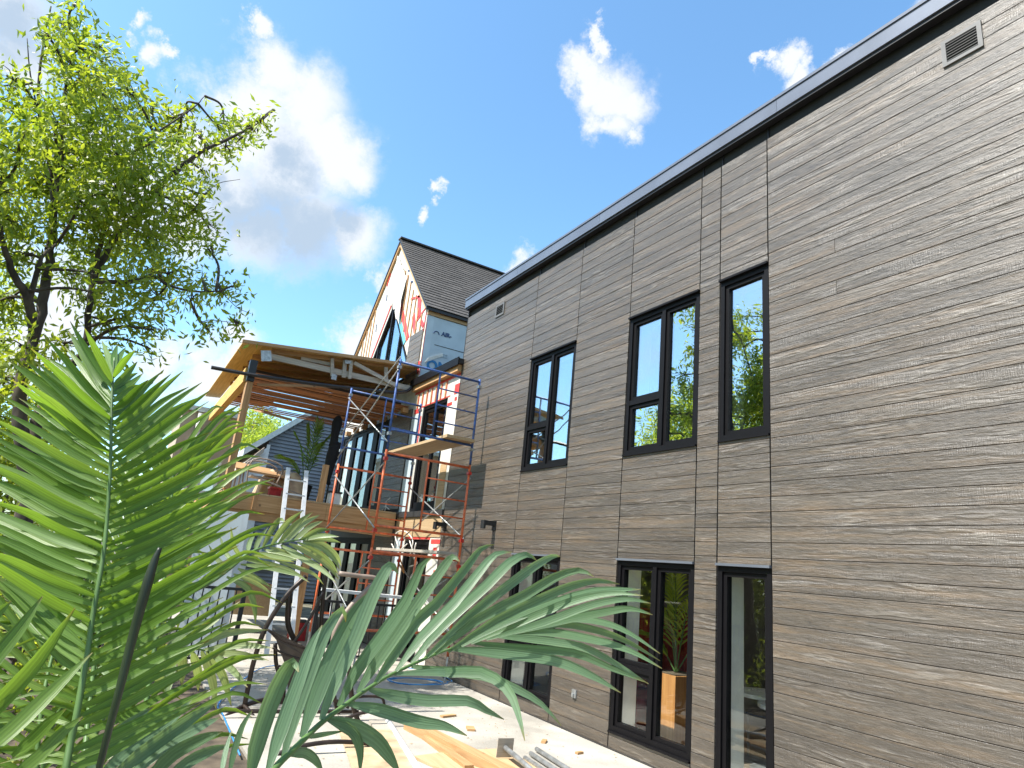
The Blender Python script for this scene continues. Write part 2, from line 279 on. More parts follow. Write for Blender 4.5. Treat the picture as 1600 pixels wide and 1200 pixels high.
M = dict(
 siding=siding_mat(),
 sheath=plain('black_building_paper', (.02, .02, .02), .9),
 blackframe=plain('black_window_frame', (.0045, .004, .005), .55, var=.1, spec=.16),
 trim=plain('dark_trim', (.03, .028, .027), .5),
 fascia=plain('charcoal_metal_flashing', (.15, .165, .20), .34, metal=.35, var=.08, scale=2, bump=.05),
 drip=plain('black_drip_edge', (.01, .01, .013), .5),
 jamb=plain('white_drywall', (.75, .74, .70), .8, var=.04),
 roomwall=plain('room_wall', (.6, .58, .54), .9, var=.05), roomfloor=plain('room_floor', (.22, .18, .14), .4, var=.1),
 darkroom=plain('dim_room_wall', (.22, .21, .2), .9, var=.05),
 glass=glass_mat('coated_glass', .46), glass_low=glass_mat('lower_glass', .05, (.95, .97, .96)),
 vent=plain('grey_vent', (.12, .115, .11), .5, var=.1), ventdark=plain('vent_inside', (.008, .008, .008), .9),
 concrete=concrete_mat(),
 soil=plain('garden_soil', (.10, .075, .05), .95, var=.3, scale=6, bump=.6),
 gravel=plain('ground_earth', (.16, .15, .10), .95, var=.3, scale=3, bump=.4),
 wrap=plain('white_house_wrap', (.62, .60, .55), .5, var=.06, scale=5, bump=.9, dark=(.47, .44, .38)),
 greywrap=plain('grey_house_wrap', (.43, .50, .54), .42, var=.08, scale=2.2, bump=.35, dark=(.36, .42, .46)),
 redtape=plain('red_sheathing_tape', (.62, .055, .05), .45, var=.15), bluetape=plain('blue_tape', (.12, .42, .62), .5, var=.1),
 logo=plain('blue_print', (.015, .16, .36), .5, var=.05), logodark=plain('dark_blue_print', (.02, .05, .14), .5, var=.05),
 lumber_x=wood_mat('pine_lumber_x', (.46, .28, .135), (.33, .18, .075), 'x'),
 lumber_y=wood_mat('pine_lumber_y', (.46, .28, .135), (.33, .18, .075), 'y'),
 lumber_z=wood_mat('pine_lumber_z', (.50, .29, .135), (.32, .165, .065), 'z'),
 sprucegrey=wood_mat('weathered_spruce', (.42, .38, .32), (.27, .24, .20), 'x', knots=False),
 glulam=wood_mat('yellow_glulam', (.68, .42, .12), (.50, .28, .07), 'y'),
 soffit=wood_mat('yellow_plywood', (.60, .42, .17), (.44, .29, .10), 'y', knots=False),
 ceiling=wood_mat('red_brown_boards', (.48, .21, .085), (.26, .10, .04), 'x', rnd=.38),
 plywood=wood_mat('plywood', (.46, .33, .19), (.36, .245, .13), 'y', knots=False),
 shingle=plain('charcoal_shingle', (.075, .068, .064), .9, var=.25, scale=30, bump=.5, rnd=.22),
 darkwood=plain('dark_joist', (.05, .03, .02), .8),
 orange=plain('orange_scaffold_paint', (.72, .15, .045), .5, var=.2, scale=14, dark=(.36, .09, .04)),
 blue=plain('blue_scaffold_paint', (.03, .10, .36), .5, var=.2, scale=14, dark=(.04, .06, .11)),
 galv=plain('galvanised_steel', (.42, .43, .43), .4, metal=.6, var=.2, scale=20),
 alu=plain('white_aluminium', (.66, .68, .70), .45, metal=.1, var=.08),
 steelpost=plain('galvanised_post', (.33, .38, .38), .5, metal=.3, var=.1),
 blackmetal=plain('black_metal', (.012, .012, .013), .45), bronze=plain('brown_bronze_tube', (.035, .022, .016), .4, metal=.3, var=.2),
 taupe=plain('taupe_tube', (.26, .2, .16), .5, var=.15),
 sling=plain('taupe_sling', (.12, .095, .075), .85, var=.2), blackfabric=plain('black_canvas', (.008, .009, .012), .9),
 greysiding=plain('grey_lap_siding', (.20, .215, .24), .6, var=.08, scale=2), whitetrim=plain('white_trim', (.76, .76, .75), .55, var=.05),
 beige=plain('beige_stucco', (.42, .34, .27), .85, var=.08, scale=3), neighroof=plain('pale_roof_edge', (.55, .60, .60), .6, var=.08),
 bark=plain('dark_bark', (.085, .068, .052), .95, var=.35, scale=10, bump=1.0, stretch=(1, 1, .25)),
 leaf_tree=leaf_mat('tree_leaf', (.10, .18, .018), (.30, .36, .05), .48, .45, 1.3),
 leaf_dark=leaf_mat('tree_leaf_dark', (.05, .11, .016), (.13, .21, .03), .35, .5, 1.3),
 leaf_bright=leaf_mat('bright_leaf', (.15, .24, .03), (.36, .42, .07), .52, .5, 1.0),
 palm_a=leaf_mat('palm_leaf_green', (.085, .18, .022), (.16, .27, .05), .45, .42, 3, spec=.5, stripes=8),
 palm_d=leaf_mat('palm_leaf_waxy', (.10, .185, .09), (.165, .26, .15), .34, .42, 3, spec=.55, stripes=8),
 palm_pale=leaf_mat('palm_leaf_pale', (.14, .22, .09), (.26, .32, .16), .35, .4, 3, spec=.6, stripes=6),
 palm_y=leaf_mat('palm_leaf_yellow', (.09, .18, .02), (.17, .26, .04), .45, .4, 3, stripes=6),
 rachis=plain('palm_rachis', (.09, .17, .045), .5, var=.15, scale=10), spear=plain('dark_palm_spear', (.02, .035, .012), .45, var=.4, scale=20, stretch=(1, 1, .2)),
 pot=plain('black_plastic_pot', (.02, .02, .022), .5), 
 red=plain('red_fabric', (.42, .025, .03), .8, var=.2), planterwood=wood_mat('orange_planter_wood', (.56, .27, .09), (.40, .17, .05), 'z', knots=False),
 whitetop=plain('white_laminate', (.7, .7, .7), .4), bluerope=plain('blue_rope', (.03, .22, .55), .6), cable=plain('white_cable', (.7, .66, .6), .6),
 orangecable=plain('orange_cable', (.6, .25, .06), .6), tarp=plain('tan_tarp', (.50, .36, .22), .7, var=.2, scale=5, bump=.5), redplastic=plain('red_plastic', (.5, .03, .02), .4),
 panelwhite=plain('pale_blue_white_board', (.58, .63, .64), .3, var=.06, scale=2), lamp=emit_mat('downlight', (1, .95, .85), 6),
)

# ------------------------------------------------------------------ mesh helpers
WL = {}                                            # world location of every object built here
class MB:
    def __init__(s): s.v = []; s.f = []; s.uv = None
    def box(s, x0, x1, y0, y1, z0, z1, ch=0.0):
        x0, x1 = min(x0, x1), max(x0, x1); y0, y1 = min(y0, y1), max(y0, y1); z0, z1 = min(z0, z1), max(z0, z1)
        b = len(s.v)
        s.v += [(x0, y0, z0), (x1, y0, z0), (x1, y1, z0), (x0, y1, z0), (x0, y0, z1), (x1, y0, z1), (x1, y1, z1), (x0, y1, z1)]
        s.f += [tuple(b+i for i in q) for q in ((3, 2, 1, 0), (4, 5, 6, 7), (0, 1, 5, 4), (1, 2, 6, 5), (2, 3, 7, 6), (3, 0, 4, 7))]
        return s
    def plank_face(s, x0, x1, y0, y1, z0, z1, c=.006):
        """box whose -x face has chamfered edges"""
        b = len(s.v)
        s.v += [(x1, y0, z0), (x1, y1, z0), (x1, y1, z1), (x1, y0, z1), (x0+c, y0, z0), (x0+c, y1, z0), (x0+c, y1, z1), (x0+c, y0, z1),
                (x0, y0+c, z0+c), (x0, y1-c, z0+c), (x0, y1-c, z1-c), (x0, y0+c, z1-c)]
        s.f += [tuple(b+i for i in q) for q in ((8, 11, 10, 9), (4, 8, 9, 5), (5, 9, 10, 6), (6, 10, 11, 7), (7, 11, 8, 4), (0, 4, 5, 1), (1, 5, 6, 2), (2, 6, 7, 3), (3, 7, 4, 0), (0, 1, 2, 3))]
        return s
    def hexa(s, p):                                 # 8 points: bottom 4, top 4
        b = len(s.v); s.v += [tuple(q) for q in p]
        s.f += [tuple(b+i for i in q) for q in ((3, 2, 1, 0), (4, 5, 6, 7), (0, 1, 5, 4), (1, 2, 6, 5), (2, 3, 7, 6), (3, 0, 4, 7))]; return s
    def prism(s, poly, off):                        # polygon (3-D points) extruded by a vector
        b = len(s.v); n = len(poly); off = Vector(off)
        s.v += [tuple(p) for p in poly] + [tuple(Vector(p)+off) for p in poly]
        s.f.append(tuple(b+i for i in range(n))[::-1]); s.f.append(tuple(b+n+i for i in range(n)))
        for i in range(n): j = (i+1) % n; s.f.append((b+i, b+j, b+n+j, b+n+i))
        return s
    def beam(s, a, c, w, h, up=(0, 0, 1)):          # rectangular bar from a to c
        a = Vector(a); c = Vector(c); d = (c-a).normalized(); u = Vector(up); sd_ = d.cross(u)
        if sd_.length < 1e-4: sd_ = d.cross(Vector((1, 0, 0)))
        sd_.normalize(); u = sd_.cross(d).normalized(); sd_ *= w/2; u *= h/2
        return s.hexa([a-sd_-u, a+sd_-u, c+sd_-u, c-sd_-u, a-sd_+u, a+sd_+u, c+sd_+u, c-sd_+u])
    def tube(s, pts, r, n=8, caps=True):
        pts = [Vector(p) for p in pts]; b = len(s.v); m = len(pts)
        rs = r if isinstance(r, (list, tuple)) else [r]*m
        prev = None
        for i, p in enumerate(pts):
            t = (pts[min(i+1, m-1)]-pts[max(i-1, 0)]).normalized()
            if prev is None:
                a = t.cross(Vector((0, 0, 1)));
                if a.length < .05: a = t.cross(Vector((1, 0, 0)))
            else: a = prev-t*prev.dot(t)
            a.normalize(); prev = a; c = t.cross(a)
            for k in range(n):
                q = 2*math.pi*k/n; s.v.append(tuple(p+(a*math.cos(q)+c*math.sin(q))*rs[i]))
        for i in range(m-1):
            for k in range(n):
                k2 = (k+1) % n; s.f.append((b+i*n+k, b+i*n+k2, b+(i+1)*n+k2, b+(i+1)*n+k))
        if caps:
            s.f.append(tuple(b+k for k in range(n))[::-1]); s.f.append(tuple(b+(m-1)*n+k for k in range(n)))
        return s
    def build(s, name, mat, parent=None, smooth=False, kind=None, label=None):
        v = np.array(s.v, dtype=float); c = (v.min(0)+v.max(0))/2
        me = bpy.data.meshes.new(name); me.from_pydata([tuple(q) for q in v-c], [], s.f)
        me.materials.append(M[mat] if isinstance(mat, str) else mat)
        if s.uv:
            ul = me.uv_layers.new(name='UVMap'); 
            for li, l in enumerate(me.loops): ul.data[li].uv = s.uv[l.vertex_index]
        if smooth: me.polygons.foreach_set('use_smooth', [True]*len(me.polygons))
        me.update()
        o = bpy.data.objects.new(name, me); COL.objects.link(o); WL[o.name] = Vector(c)
        if parent: o.parent = parent; o.location = Vector(c)-WL[parent.name]
        else: o.location = c
        if kind: o['kind'] = kind
        if label: o['label'] = label
        return o
def bez(pts, n=12):                                # smooth curve through points
    P = [Vector(p) for p in pts]; P = [P[0]*2-P[1]]+P+[P[-1]*2-P[-2]]; out = []
    for i in range(1, len(P)-2):
        for k in range(n):
            t = k/n; a, b, c, d = P[i-1:i+3]
            out.append(.5*((2*b)+(c-a)*t+(2*a-5*b+4*c-d)*t*t+(3*b-a-3*c+d)*t**3))
    out.append(P[-2]); return out
def thing(name, loc, label, cat, group=None):
    o = bpy.data.objects.new(name, None); COL.objects.link(o); o.location = loc; o.empty_display_size = .1; WL[o.name] = Vector(loc)
    return tag(o, label, cat, group)
def tag(o, label, cat, group=None):
    o['label'] = label; o['category'] = cat
    if group: o['group'] = group
    return o
def part(name, mat, parent, *boxes, **k):
    m = MB()
    for b in boxes: m.box(*b)
    return m.build(name, mat, parent, **k)
def struct(name, mat, *boxes):
    return part(name, mat, None, *boxes, kind='structure')
def text_mesh(name, s, size, mat, parent, origin, right, up, bold=.0, depth=.004):
    cu = bpy.data.curves.new('t', 'FONT'); cu.body = s; cu.size = size; cu.extrude = depth; cu.offset = bold; cu.resolution_u = 3
    o = bpy.data.objects.new('t', cu); COL.objects.link(o); bpy.context.view_layer.update()
    me = bpy.data.meshes.new_from_object(o.evaluated_get(bpy.context.evaluated_depsgraph_get())); bpy.data.objects.remove(o)
    r = Vector(right).normalized(); u = Vector(up).normalized(); n = r.cross(u); 
    m = MB(); m.v = [tuple(Vector(origin)+r*v.co.x+u*v.co.y+n*v.co.z) for v in me.vertices]; m.f = [tuple(p.vertices) for p in me.polygons]
    bpy.data.meshes.remove(me)
    return m.build(name, mat, parent)

# ================================================================== GROUND
struct('ground', 'gravel', (-150, 150, -60, 220, -.30, -.06))
struct('patio', 'concrete', (-3.75, 0.0, -3, 13.2, -.25, 0.0))
m = MB(); m.box(-3.75, 0, 13.206, 19.5, -.25, -.004); m.build('under_deck_slab', 'concrete', kind='structure')
struct('planting_bed', 'soil', (-14, -3.76, -4, 19, -.2, -.02))
# slab joints
# ================================================================== CLAD BUILDING
B = thing('clad_building', (3, 4, 0), 'long two storey building clad in dark grey brown wood grain boards with black windows', 'building')
YF = 11.25; ZT = 6.72
PI_ = .1396; z0c = .55-PI_*4
GR = [z0c+PI_*k for k in range(0, 46)]             # course joints
bays = [(-2.5, 4.095), (4.11, 4.735), (4.75, 5.035), (5.05, 6.255), (6.27, 7.425), (7.44, 8.655), (8.67, YF)]
win = {1: [(3.25, 5.05), (-.02, 2.0)], 3: [(3.25, 5.05), (.18, 2.0)], 5: [(3.25, 5.05), (.18, 2.0)]}
core = MB()
for i, (a, b) in enumerate(bays):
    a2 = a-.0075 if i else a; b2 = b+.0075 if i < 6 else b
    zs = [-.2]; 
    for lo, hi in sorted(win.get(i, [])): zs += [lo, hi]
    zs.append(6.85)
    for k in range(0, len(zs), 2):
        if zs[k+1] > zs[k]+.005: core.box(.024, .20, a2, b2, zs[k], zs[k+1])
core.build('wall', 'sheath', B)
planks = []
for i, (a, b) in enumerate(bays):
    segs = {}
    for k in range(-0, 47):
        lo = z0c+PI_*k+.0022; hi = lo+PI_-.0044
        if lo > ZT-.03: break
        hi = min(hi, ZT)
        parts = [(lo, hi)]
        for (wl, wh) in win.get(i, []):
            q = []
            for (l, h) in parts:
                if h <= wl+.002 or l >= wh-.002: q.append((l, h)); continue
                if l < wl-.012: q.append((l, wl-.006))
                if h > wh+.012: q.append((wh+.006, h))
            parts = q
        for (l, h) in parts:
            if i == 0:
                r = random.Random(k*7+3); off = r.choice([.0, 9, 9, 1.8, 9, 2.7]); ys = [a]
                y = a+off+.4
                while y < b-.4 and off < 5:
                    if y > a+.4: ys.append(y)
                    y += 3.66
                ys.append(b)
                for p in range(len(ys)-1): planks.append((ys[p]+(.001 if p else 0), ys[p+1]-(.001 if p < len(ys)-2 else 0), l, h))
            else: planks.append((a, b, l, h))
# the ones that show largest stay single, the rest joins
def seen(p):
    y = (p[0]+p[1])/2
    return (p[1]-p[0])*(p[3]-p[2])/(27+max(y, 0)**2) * (1 if p[1] > 1.2 else .01)
planks.sort(key=seen, reverse=True)
rest = MB()
for n, (a, b, l, h) in enumerate(planks):
    dx = random.uniform(-.0012, .0012)
    if n < 296: MB().plank_face(-.012+dx, .022, a, b, l, h, .0025).build('plank', 'siding', B)
    else: rest.plank_face(-.012+dx, .022, a, b, l, h, .0025)
if rest.v: rest.build('far_planks', 'siding', B, kind='stuff')
# vertical joint trims, base trim
for i in range(6):
    y = bays[i][1]+.0075
    m = MB(); m.box(.010, .0215, y-.0072, y+.0072, z0c, ZT-.003); m.build('joint_trim', 'drip', B)
part('base_flashing', 'trim', B, (-.03, .022, -2.5, YF, -.01, .012), (-.008, .021, -2.5, YF, .013, z0c-.004 if z0c > .02 else .02))
part('corner_trim', 'trim', B, (-.016, .2, YF+.001, YF+.014, 0, ZT-.004))
# parapet flashing in lengths
ys = [-2.5, .85, 3.9, 6.95, 9.25, YF+.03]
for a, b in zip(ys[:-1], ys[1:]):
    part('fascia', 'fascia', B, (-.105, .02, a+.0015, b-.0015, 6.735, 6.895))
    part('coping', 'fascia', B, (-.118, .45, a+.001, b-.001, 6.897, 6.93))
part('drip_edge', 'drip', B, (-.085, .0, -2.5, YF+.02, 6.70, 6.733))
part('roof_deck', 'sheath', B, (.21, 9, -2.5, YF, 6.45, 6.6))
# windows
def window(y0, y1, z0, z1, split=None, trans=None, low=False, door=False):
    f = MB(); F = .055; X0, X1 = .0, .10
    f.box(X0, X1, y0+.003, y0+F, z0+.003, z1-.003); f.box(X0, X1, y1-F, y1-.003, z0+.003, z1-.003)
    f.box(X0, X1, y0+F, y1-F, z1-F, z1-.003); f.box(X0, X1, y0+F, y1-F, z0+.003, z0+F)
    w = f.build('window', 'blackframe', B)
    gm = 'glass_low' if low else 'glass'
    def sash(a, b, c, d, s=.042):
        q = MB(); q.box(.022, .088, a, a+s, c, d); q.box(.022, .088, b-s, b, c, d); q.box(.022, .088, a+s, b-s, d-s, d); q.box(.022, .088, a+s, b-s, c, c+s)
        q.build('sash', 'blackframe', w)
        MB().box(.052, .058, a+s-.004, b-s+.004, c+s-.004, d-s+.004).build('pane', gm, w)
    a, b, c, d = y0+F+.002, y1-F-.002, z0+F+.002, z1-F-.002
    if split:
        MB().box(-.002, .098, split-.03, split+.03, z0+F, z1-F).build('mullion', 'blackframe', w)
        sash(a, split-.032, c, d)
        if trans:
            MB().box(.002, .096, split+.03, y1-F, trans-.03, trans+.03).build('transom', 'blackframe', w)
            sash(split+.032, b, trans+.032, d); sash(split+.032, b, c, trans-.032)
        else: sash(split+.032, b, c, d)
    else: sash(a, b, c, d)
    MB().box(-.038, .004, y0-.002, y1+.002, z1-.002, z1+.022).build('head_flashing', 'fascia' if low else 'blackframe', w)
    if z0 > .05: MB().box(-.03, .002, y0+.002, y1-.002, z0-.018, z0+.002).build('sill', 'blackframe', w)
    # white return of the wall round the opening, inside
    j = MB(); j.box(.101, .34, y0+.004, y0+.03, z0+.004, z1-.004); j.box(.101, .34, y1-.03, y1-.004, z0+.004, z1-.004)
    j.box(.101, .34, y0+.03, y1-.03, z1-.03, z1-.004); j.box(.101, .34, y0+.03, y1-.03, z0+.004, z0+.03); j.build('inner_jamb', 'jamb', w)
for k in (1, 3, 5):
    y0, y1 = bays[k]
    for (z0, z1) in win[k]:
        low = z1 < 2.5
        sp = {1: None, 3: 5.63, 5: 8.04}[k]
        window(y0-.004, y1+.004, z0, z1, sp, (.86 if low else 3.91) if sp else None, low)
# rooms behind the windows
part('ground_floor', 'roomfloor', B, (.204, 7, -2.5, YF, -.1, -.03))
part('upper_floor', 'roomwall', B, (.204, 7, -2.5, YF, 2.55, 2.85))
part('upper_ceiling', 'roomwall', B, (.204, 7, -2.5, YF, 6.0, 6.1))
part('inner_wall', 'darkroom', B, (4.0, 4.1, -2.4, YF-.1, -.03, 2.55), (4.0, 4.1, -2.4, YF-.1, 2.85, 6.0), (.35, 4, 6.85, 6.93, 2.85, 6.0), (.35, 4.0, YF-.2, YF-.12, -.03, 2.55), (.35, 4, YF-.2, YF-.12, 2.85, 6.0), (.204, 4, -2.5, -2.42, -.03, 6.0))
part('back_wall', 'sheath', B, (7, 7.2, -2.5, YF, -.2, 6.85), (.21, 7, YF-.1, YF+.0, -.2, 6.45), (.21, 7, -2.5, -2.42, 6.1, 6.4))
for (x, y) in ((1.4, 5.6), (1.9, 4.6), (2.2, 8.0), (2.6, 6.3), (1.5, 7.9)):
    MB().tube([(x, y, 2.51), (x, y, 2.548)], .07, 12).build('downlight', 'lamp', B)
# wall vents
def wall_vent(y0, y1, z0, z1, n, label):
    v = thing('wall_vent', (0, (y0+y1)/2, z0), label, 'vent'); F = .035
    m = MB(); m.box(-.03, -.0135, y0, y1, z1-F, z1); m.box(-.03, -.0135, y0, y1, z0, z0+F); m.box(-.03, -.0135, y0, y0+F, z0+F, z1-F); m.box(-.03, -.0135, y1-F, y1, z0+F, z1-F)
    m.build('frame', 'vent', v)
    part('backing', 'ventdark', v, (-.0195, -.0135, y0+F, y1-F, z0+F, z1-F))
    for k in range(n):
        z = z0+F+(z1-z0-2*F)*(k+.5)/n
        MB().hexa([(-.021, y0+F, z-.004), (-.02, y0+F, z), (-.02, y1-F, z), (-.021, y1-F, z-.004), (-.034, y0+F, z-.012), (-.034, y0+F, z-.008), (-.034, y1-F, z-.008), (-.034, y1-F, z-.012)]).build('louver', 'vent', v)
wall_vent(1.99, 2.30, 6.20, 6.46, 7, 'large grey louvred vent near the top right of the board wall')
wall_vent(9.76, 10.07, 6.19, 6.43, 5, 'small grey louvred vent high on the far end of the board wall')
# sconce
def sconce(y, z, label):
    s = thing('wall_light', (0, y, z), label, 'wall light', 'wall lights on the clad wall')
    part('back_plate', 'blackmetal', s, (-.03, -.0135, y-.055, y+.055, z-.07, z+.08))
    part('arm', 'blackmetal', s, (-.20, -.031, y-.05, y+.05, z+.0, z+.07))
    part('head', 'blackmetal', s, (-.235, -.201, y-.055, y+.055, z-.06, z+.07))
sconce(9.30, 2.42, 'black square wall light left of the panel joint between storeys')
sconce(11.12, 2.42, 'black wall light at the far corner beside the scaffold')
o = tag(part('hose_outlet', 'galv', None, (-.035, -.0135, 6.87, 6.95, .38, .47), (-.06, -.035, 6.89, 6.92, .40, .43)), 'small pale wall outlet low on the boards between two lower windows', 'outlet')

# ================================================================== LINK (wrapped wall with flat roof)
K = thing('link_building', (1, 12.4, 0), 'low link with white wrapped wall, red taped seams, black flat roof edge and glass doors', 'building')
Y1, Y2 = 11.265, 13.6
D0, D1 = 11.78, 13.02
part('wall', 'wrap', K, (.004, .2, Y1, D0, 0, 5.42), (.004, .2, D1, Y2, 0, 5.42), (.004, .2, D0, D1, 2.19, 2.74), (.004, .2, D0, D1, 4.99, 5.42))
part('roof', 'drip', K, (-.13, 3.5, Y1-.07, Y2+.02, 5.56, 5.66))
part('roof_edge', 'blackframe', K, (-.15, -.13, Y1-.09, Y2+.02, 5.52, 5.68))
part('top_plate', 'lumber_y', K, (-.10, .2, Y1+.004, Y2, 5.422, 5.555))
part('red_tape_band', 'redtape', K, (-.002, .003, Y1, Y2, 5.36, 5.41))
part('header_board', 'plywood', K, (-.012, .003, Y1+.05, Y2, 2.24, 2.62))
part('floor_trim', 'trim', K, (-.05, .003, Y1, Y2, 2.63, 2.74))
for k in range(7):
    y = 11.9+k*.24
    part('furring_strip', 'lumber_z', K, (-.016, .003, y, y+.045, 5.02, 5.35))
    part('red_tape', 'redtape', K, (-.0012, .0035, y-.02, y-.002, 5.0, 5.36))
part('red_tape', 'redtape', K, (-.0015, .003, D0-.1, D1+.1, 4.995, 5.018)); 
for (a, b, c, d) in ((11.3, 11.5, 5.0, 5.2), (11.35, 11.45, 4.86, 4.93), (11.55, 11.76, 4.80, 4.86), (13.1, 13.5, 4.9, 5.0), (11.3, 11.7, 2.12, 2.2), (11.4, 11.55, 1.9, 2.05), (11.75, 13.0, 2.195, 2.235), (11.3, 11.42, 1.55, 1.65), (11.5, 11.6, 1.2, 1.5), (13.05, 13.2, 3.9, 4.8)):
    part('red_tape', 'redtape', K, (-.0025, .003, a, b, c, d))
part('shade_strip', 'plywood', K, (-.008, .003, 11.42, 11.70, 2.76, 3.62))  # tan colour stands in for the scaffold platform's shade on the white wrap
part('grey_wrap_strip', 'greywrap', K, (-.006, .003, 13.1, 13.58, 2.76, 4.86), (-.006, .003, 13.1, 13.5, 0.01, 2.18))
def door(root, y0, y1, z0, z1, x, n=1, mat='glass_low', s=.05):
    F = .07
    m = MB(); m.box(x-.03, x+.07, y0, y0+F, z0, z1); m.box(x-.03, x+.07, y1-F, y1, z0, z1); m.box(x-.03, x+.07, y0+F, y1-F, z1-F, z1); m.box(x-.03, x+.07, y0+F, y1-F, z0, z0+F)
    d = m.build('glass_door', 'blackframe', root); w = (y1-y0-2*F)/n
    for k in range(n):
        a = y0+F+k*w; b = a+w
        q = MB(); q.box(x-.01, x+.05, a+.002, a+s, z0+F+.002, z1-F-.002); q.box(x-.01, x+.05, b-s, b-.002, z0+F+.002, z1-F-.002); q.box(x-.01, x+.05, a+s, b-s, z0+F+.002, z0+F+.12); q.box(x-.01, x+.05, a+s, b-s, z1-F-.07, z1-F-.002)
        q.build('sash', 'blackframe', d); MB().box(x+.018, x+.024, a+s-.004, b-s+.004, z0+F+.115, z1-F-.066).build('pane', mat, d)
door(K, D0+.004, D1-.004, 2.745, 4.985, .05, 2, 'glass'); door(K, D0+.004, D1-.004, .01, 2.16, .05, 2)
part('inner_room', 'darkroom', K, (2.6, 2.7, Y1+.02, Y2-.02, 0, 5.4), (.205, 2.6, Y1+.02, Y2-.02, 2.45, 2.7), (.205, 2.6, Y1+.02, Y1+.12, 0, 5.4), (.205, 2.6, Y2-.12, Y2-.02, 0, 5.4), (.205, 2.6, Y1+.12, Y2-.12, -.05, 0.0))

# ================================================================== GABLE BUILDING
G = thing('gable_building', (4, 16.3, 0), 'steep gabled wing in white house wrap with charcoal shingle roof and pointed window', 'building')
ye0, ye1, ZE, yr, ZR = 13.62, 19.05, 7.62, 16.33, 10.42
sl = (ZR-ZE)/(yr-ye0)
def gz(y): return ZE+(y-ye0)*sl if y < yr else ZE+(ye1-y)*sl
# gable wall, with opening for the window
wy0, wy1 = 14.55, 17.75; wz0 = 5.9
def wz(y): return 8.42-abs(y-16.2)*1.16+.0
for (poly) in ([(ye0, 0), (wy0, 0), (wy0, gz(wy0)), (ye0, ZE)], [(wy1, 0), (ye1, 0), (ye1, ZE), (wy1, gz(wy1))],
               [(wy0, wz(wy0)), (16.2, wz(16.2)), (16.2, gz(16.2)), (wy0, gz(wy0))], [(16.2, wz(16.2)), (wy1, wz(wy1)), (wy1, gz(wy1)), (yr, ZR), (16.2, gz(16.2))], [(wy0, 0), (wy1, 0), (wy1, wz0), (wy0, wz0)]):
    MB().prism([(.02, y, z) for y, z in poly], (.18, 0, 0)).build('gable_wall', 'wrap', G)
part('side_wall', 'greywrap', G, (.204, 9, ye0, ye0+.15, 0, ZE-.28))
part('far_wall', 'greywrap', G, (.204, 9, ye1-.15, ye1, 0, ZE-.2))
part('back_wall', 'greywrap', G, (9, 9.2, ye0, ye1, 0, ZE))
# window: frame bars and panes
wf = MB()
def wb(a, b, w=.07): wf.beam(a, b, .10, w, up=(0, 0, 1) if abs(a[1]-b[1]) > .3 else (0, 1, 0))
wb((.06, wy0+.03, wz0), (.06, wy0+.03, wz(wy0)-.03)); wb((.06, wy1-.03, wz0), (.06, wy1-.03, wz(wy1)-.03))
wb((.06, wy0+.03, wz(wy0)-.05), (.06, 16.2, wz(16.2)-.05)); wb((.06, 16.2, wz(16.2)-.05), (.06, wy1-.03, wz(wy1)-.05)); wb((.06, wy0, wz0+.04), (.06, wy1, wz0+.04))
WFo = wf.build('pointed_window', 'blackframe', G)
ysp = [wy0+.06, 15.35, 16.2, 17.0, wy1-.06]
for y in ysp[1:-1]: MB().box(.02, .1, y-.035, y+.035, wz0+.075, wz(y)-.09).build('mullion', 'blackframe', WFo)
for a, b in zip(ysp[:-1], ysp[1:]):
    a2, b2 = a+.036, b-.036
    MB().prism([(.07, a2, wz0+.07), (.07, b2, wz0+.07), (.07, b2, wz(b2)-.1), (.07, a2, wz(a2)-.1)], (.006, 0, 0)).build('pane', 'glass', WFo)
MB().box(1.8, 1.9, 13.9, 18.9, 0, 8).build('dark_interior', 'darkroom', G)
# gable dressing
def strip(y0, z0_, y1, z1_, w, mat, name, x=.0, t=.018):
    a = Vector((x+.01, y0, z0_)); b = Vector((x+.01, y1, z1_)); MB().beam(a, b, t, w, up=(1, 0, 0)).build(name, mat, G) if False else None
    d = (b-a).normalized(); n = Vector((1, 0, 0)).cross(d)*w/2
    MB().prism([a-n, b-n, b+n, a+n], (-t, 0, 0)).build(name, mat, G)
strip(ye0+.02, ZE-.10, yr, ZR-.14, .10, 'plywood', 'rake_board', t=.05); strip(yr, ZR-.14, ye1+.02, ZE-.08, .12, 'lumber_y', 'rake_board', t=.05)
for k in range(9):
    y = 13.95+k*.28; top = gz(y)-.28; bot = max(7.0, wz(y)+.15 if y > wy0 else 7.0)
    if top-bot > .2 and y < 15.9: strip(y, bot, y, top-random.uniform(0, .3), .045, 'lumber_z', 'furring_strip', t=.014)
for k in range(4):
    y = 17.75+k*.25; strip(y, 6.2, y, gz(y)-.25, .045, 'lumber_z', 'furring_strip', t=.014)
strip(15.95, 8.62, 14.68, 7.02, .16, 'redtape', 'red_tape', t=.008); strip(16.15, 8.55, 14.85, 6.95, .13, 'bluetape', 'blue_tape', t=.012)
strip(16.4, 8.45, 17.8, 6.75, .07, 'redtape', 'red_tape', t=.008)
for (a, b, c, d, w) in ((14.3, 8.1, 14.15, 7.45, .22), (14.55, 7.6, 14.25, 7.1, .16), (14.9, 8.15, 14.2, 8.0, .06), (13.8, 7.55, 14.25, 7.35, .05), (13.75, 7.1, 14.0, 7.3, .12), (16.9, 9.6, 17.1, 9.25, .06), (17.9, 7.3, 18.0, 7.0, .09), (18.2, 7.0, 18.3, 6.7, .08), (15.4, 9.0, 15.35, 8.8, .06), (13.66, 6.2, 13.68, 5.9, .08), (13.68, 7.4, 13.7, 6.95, .04)):
    strip(a, b, c, d, w, 'redtape', 'red_tape', t=.006)
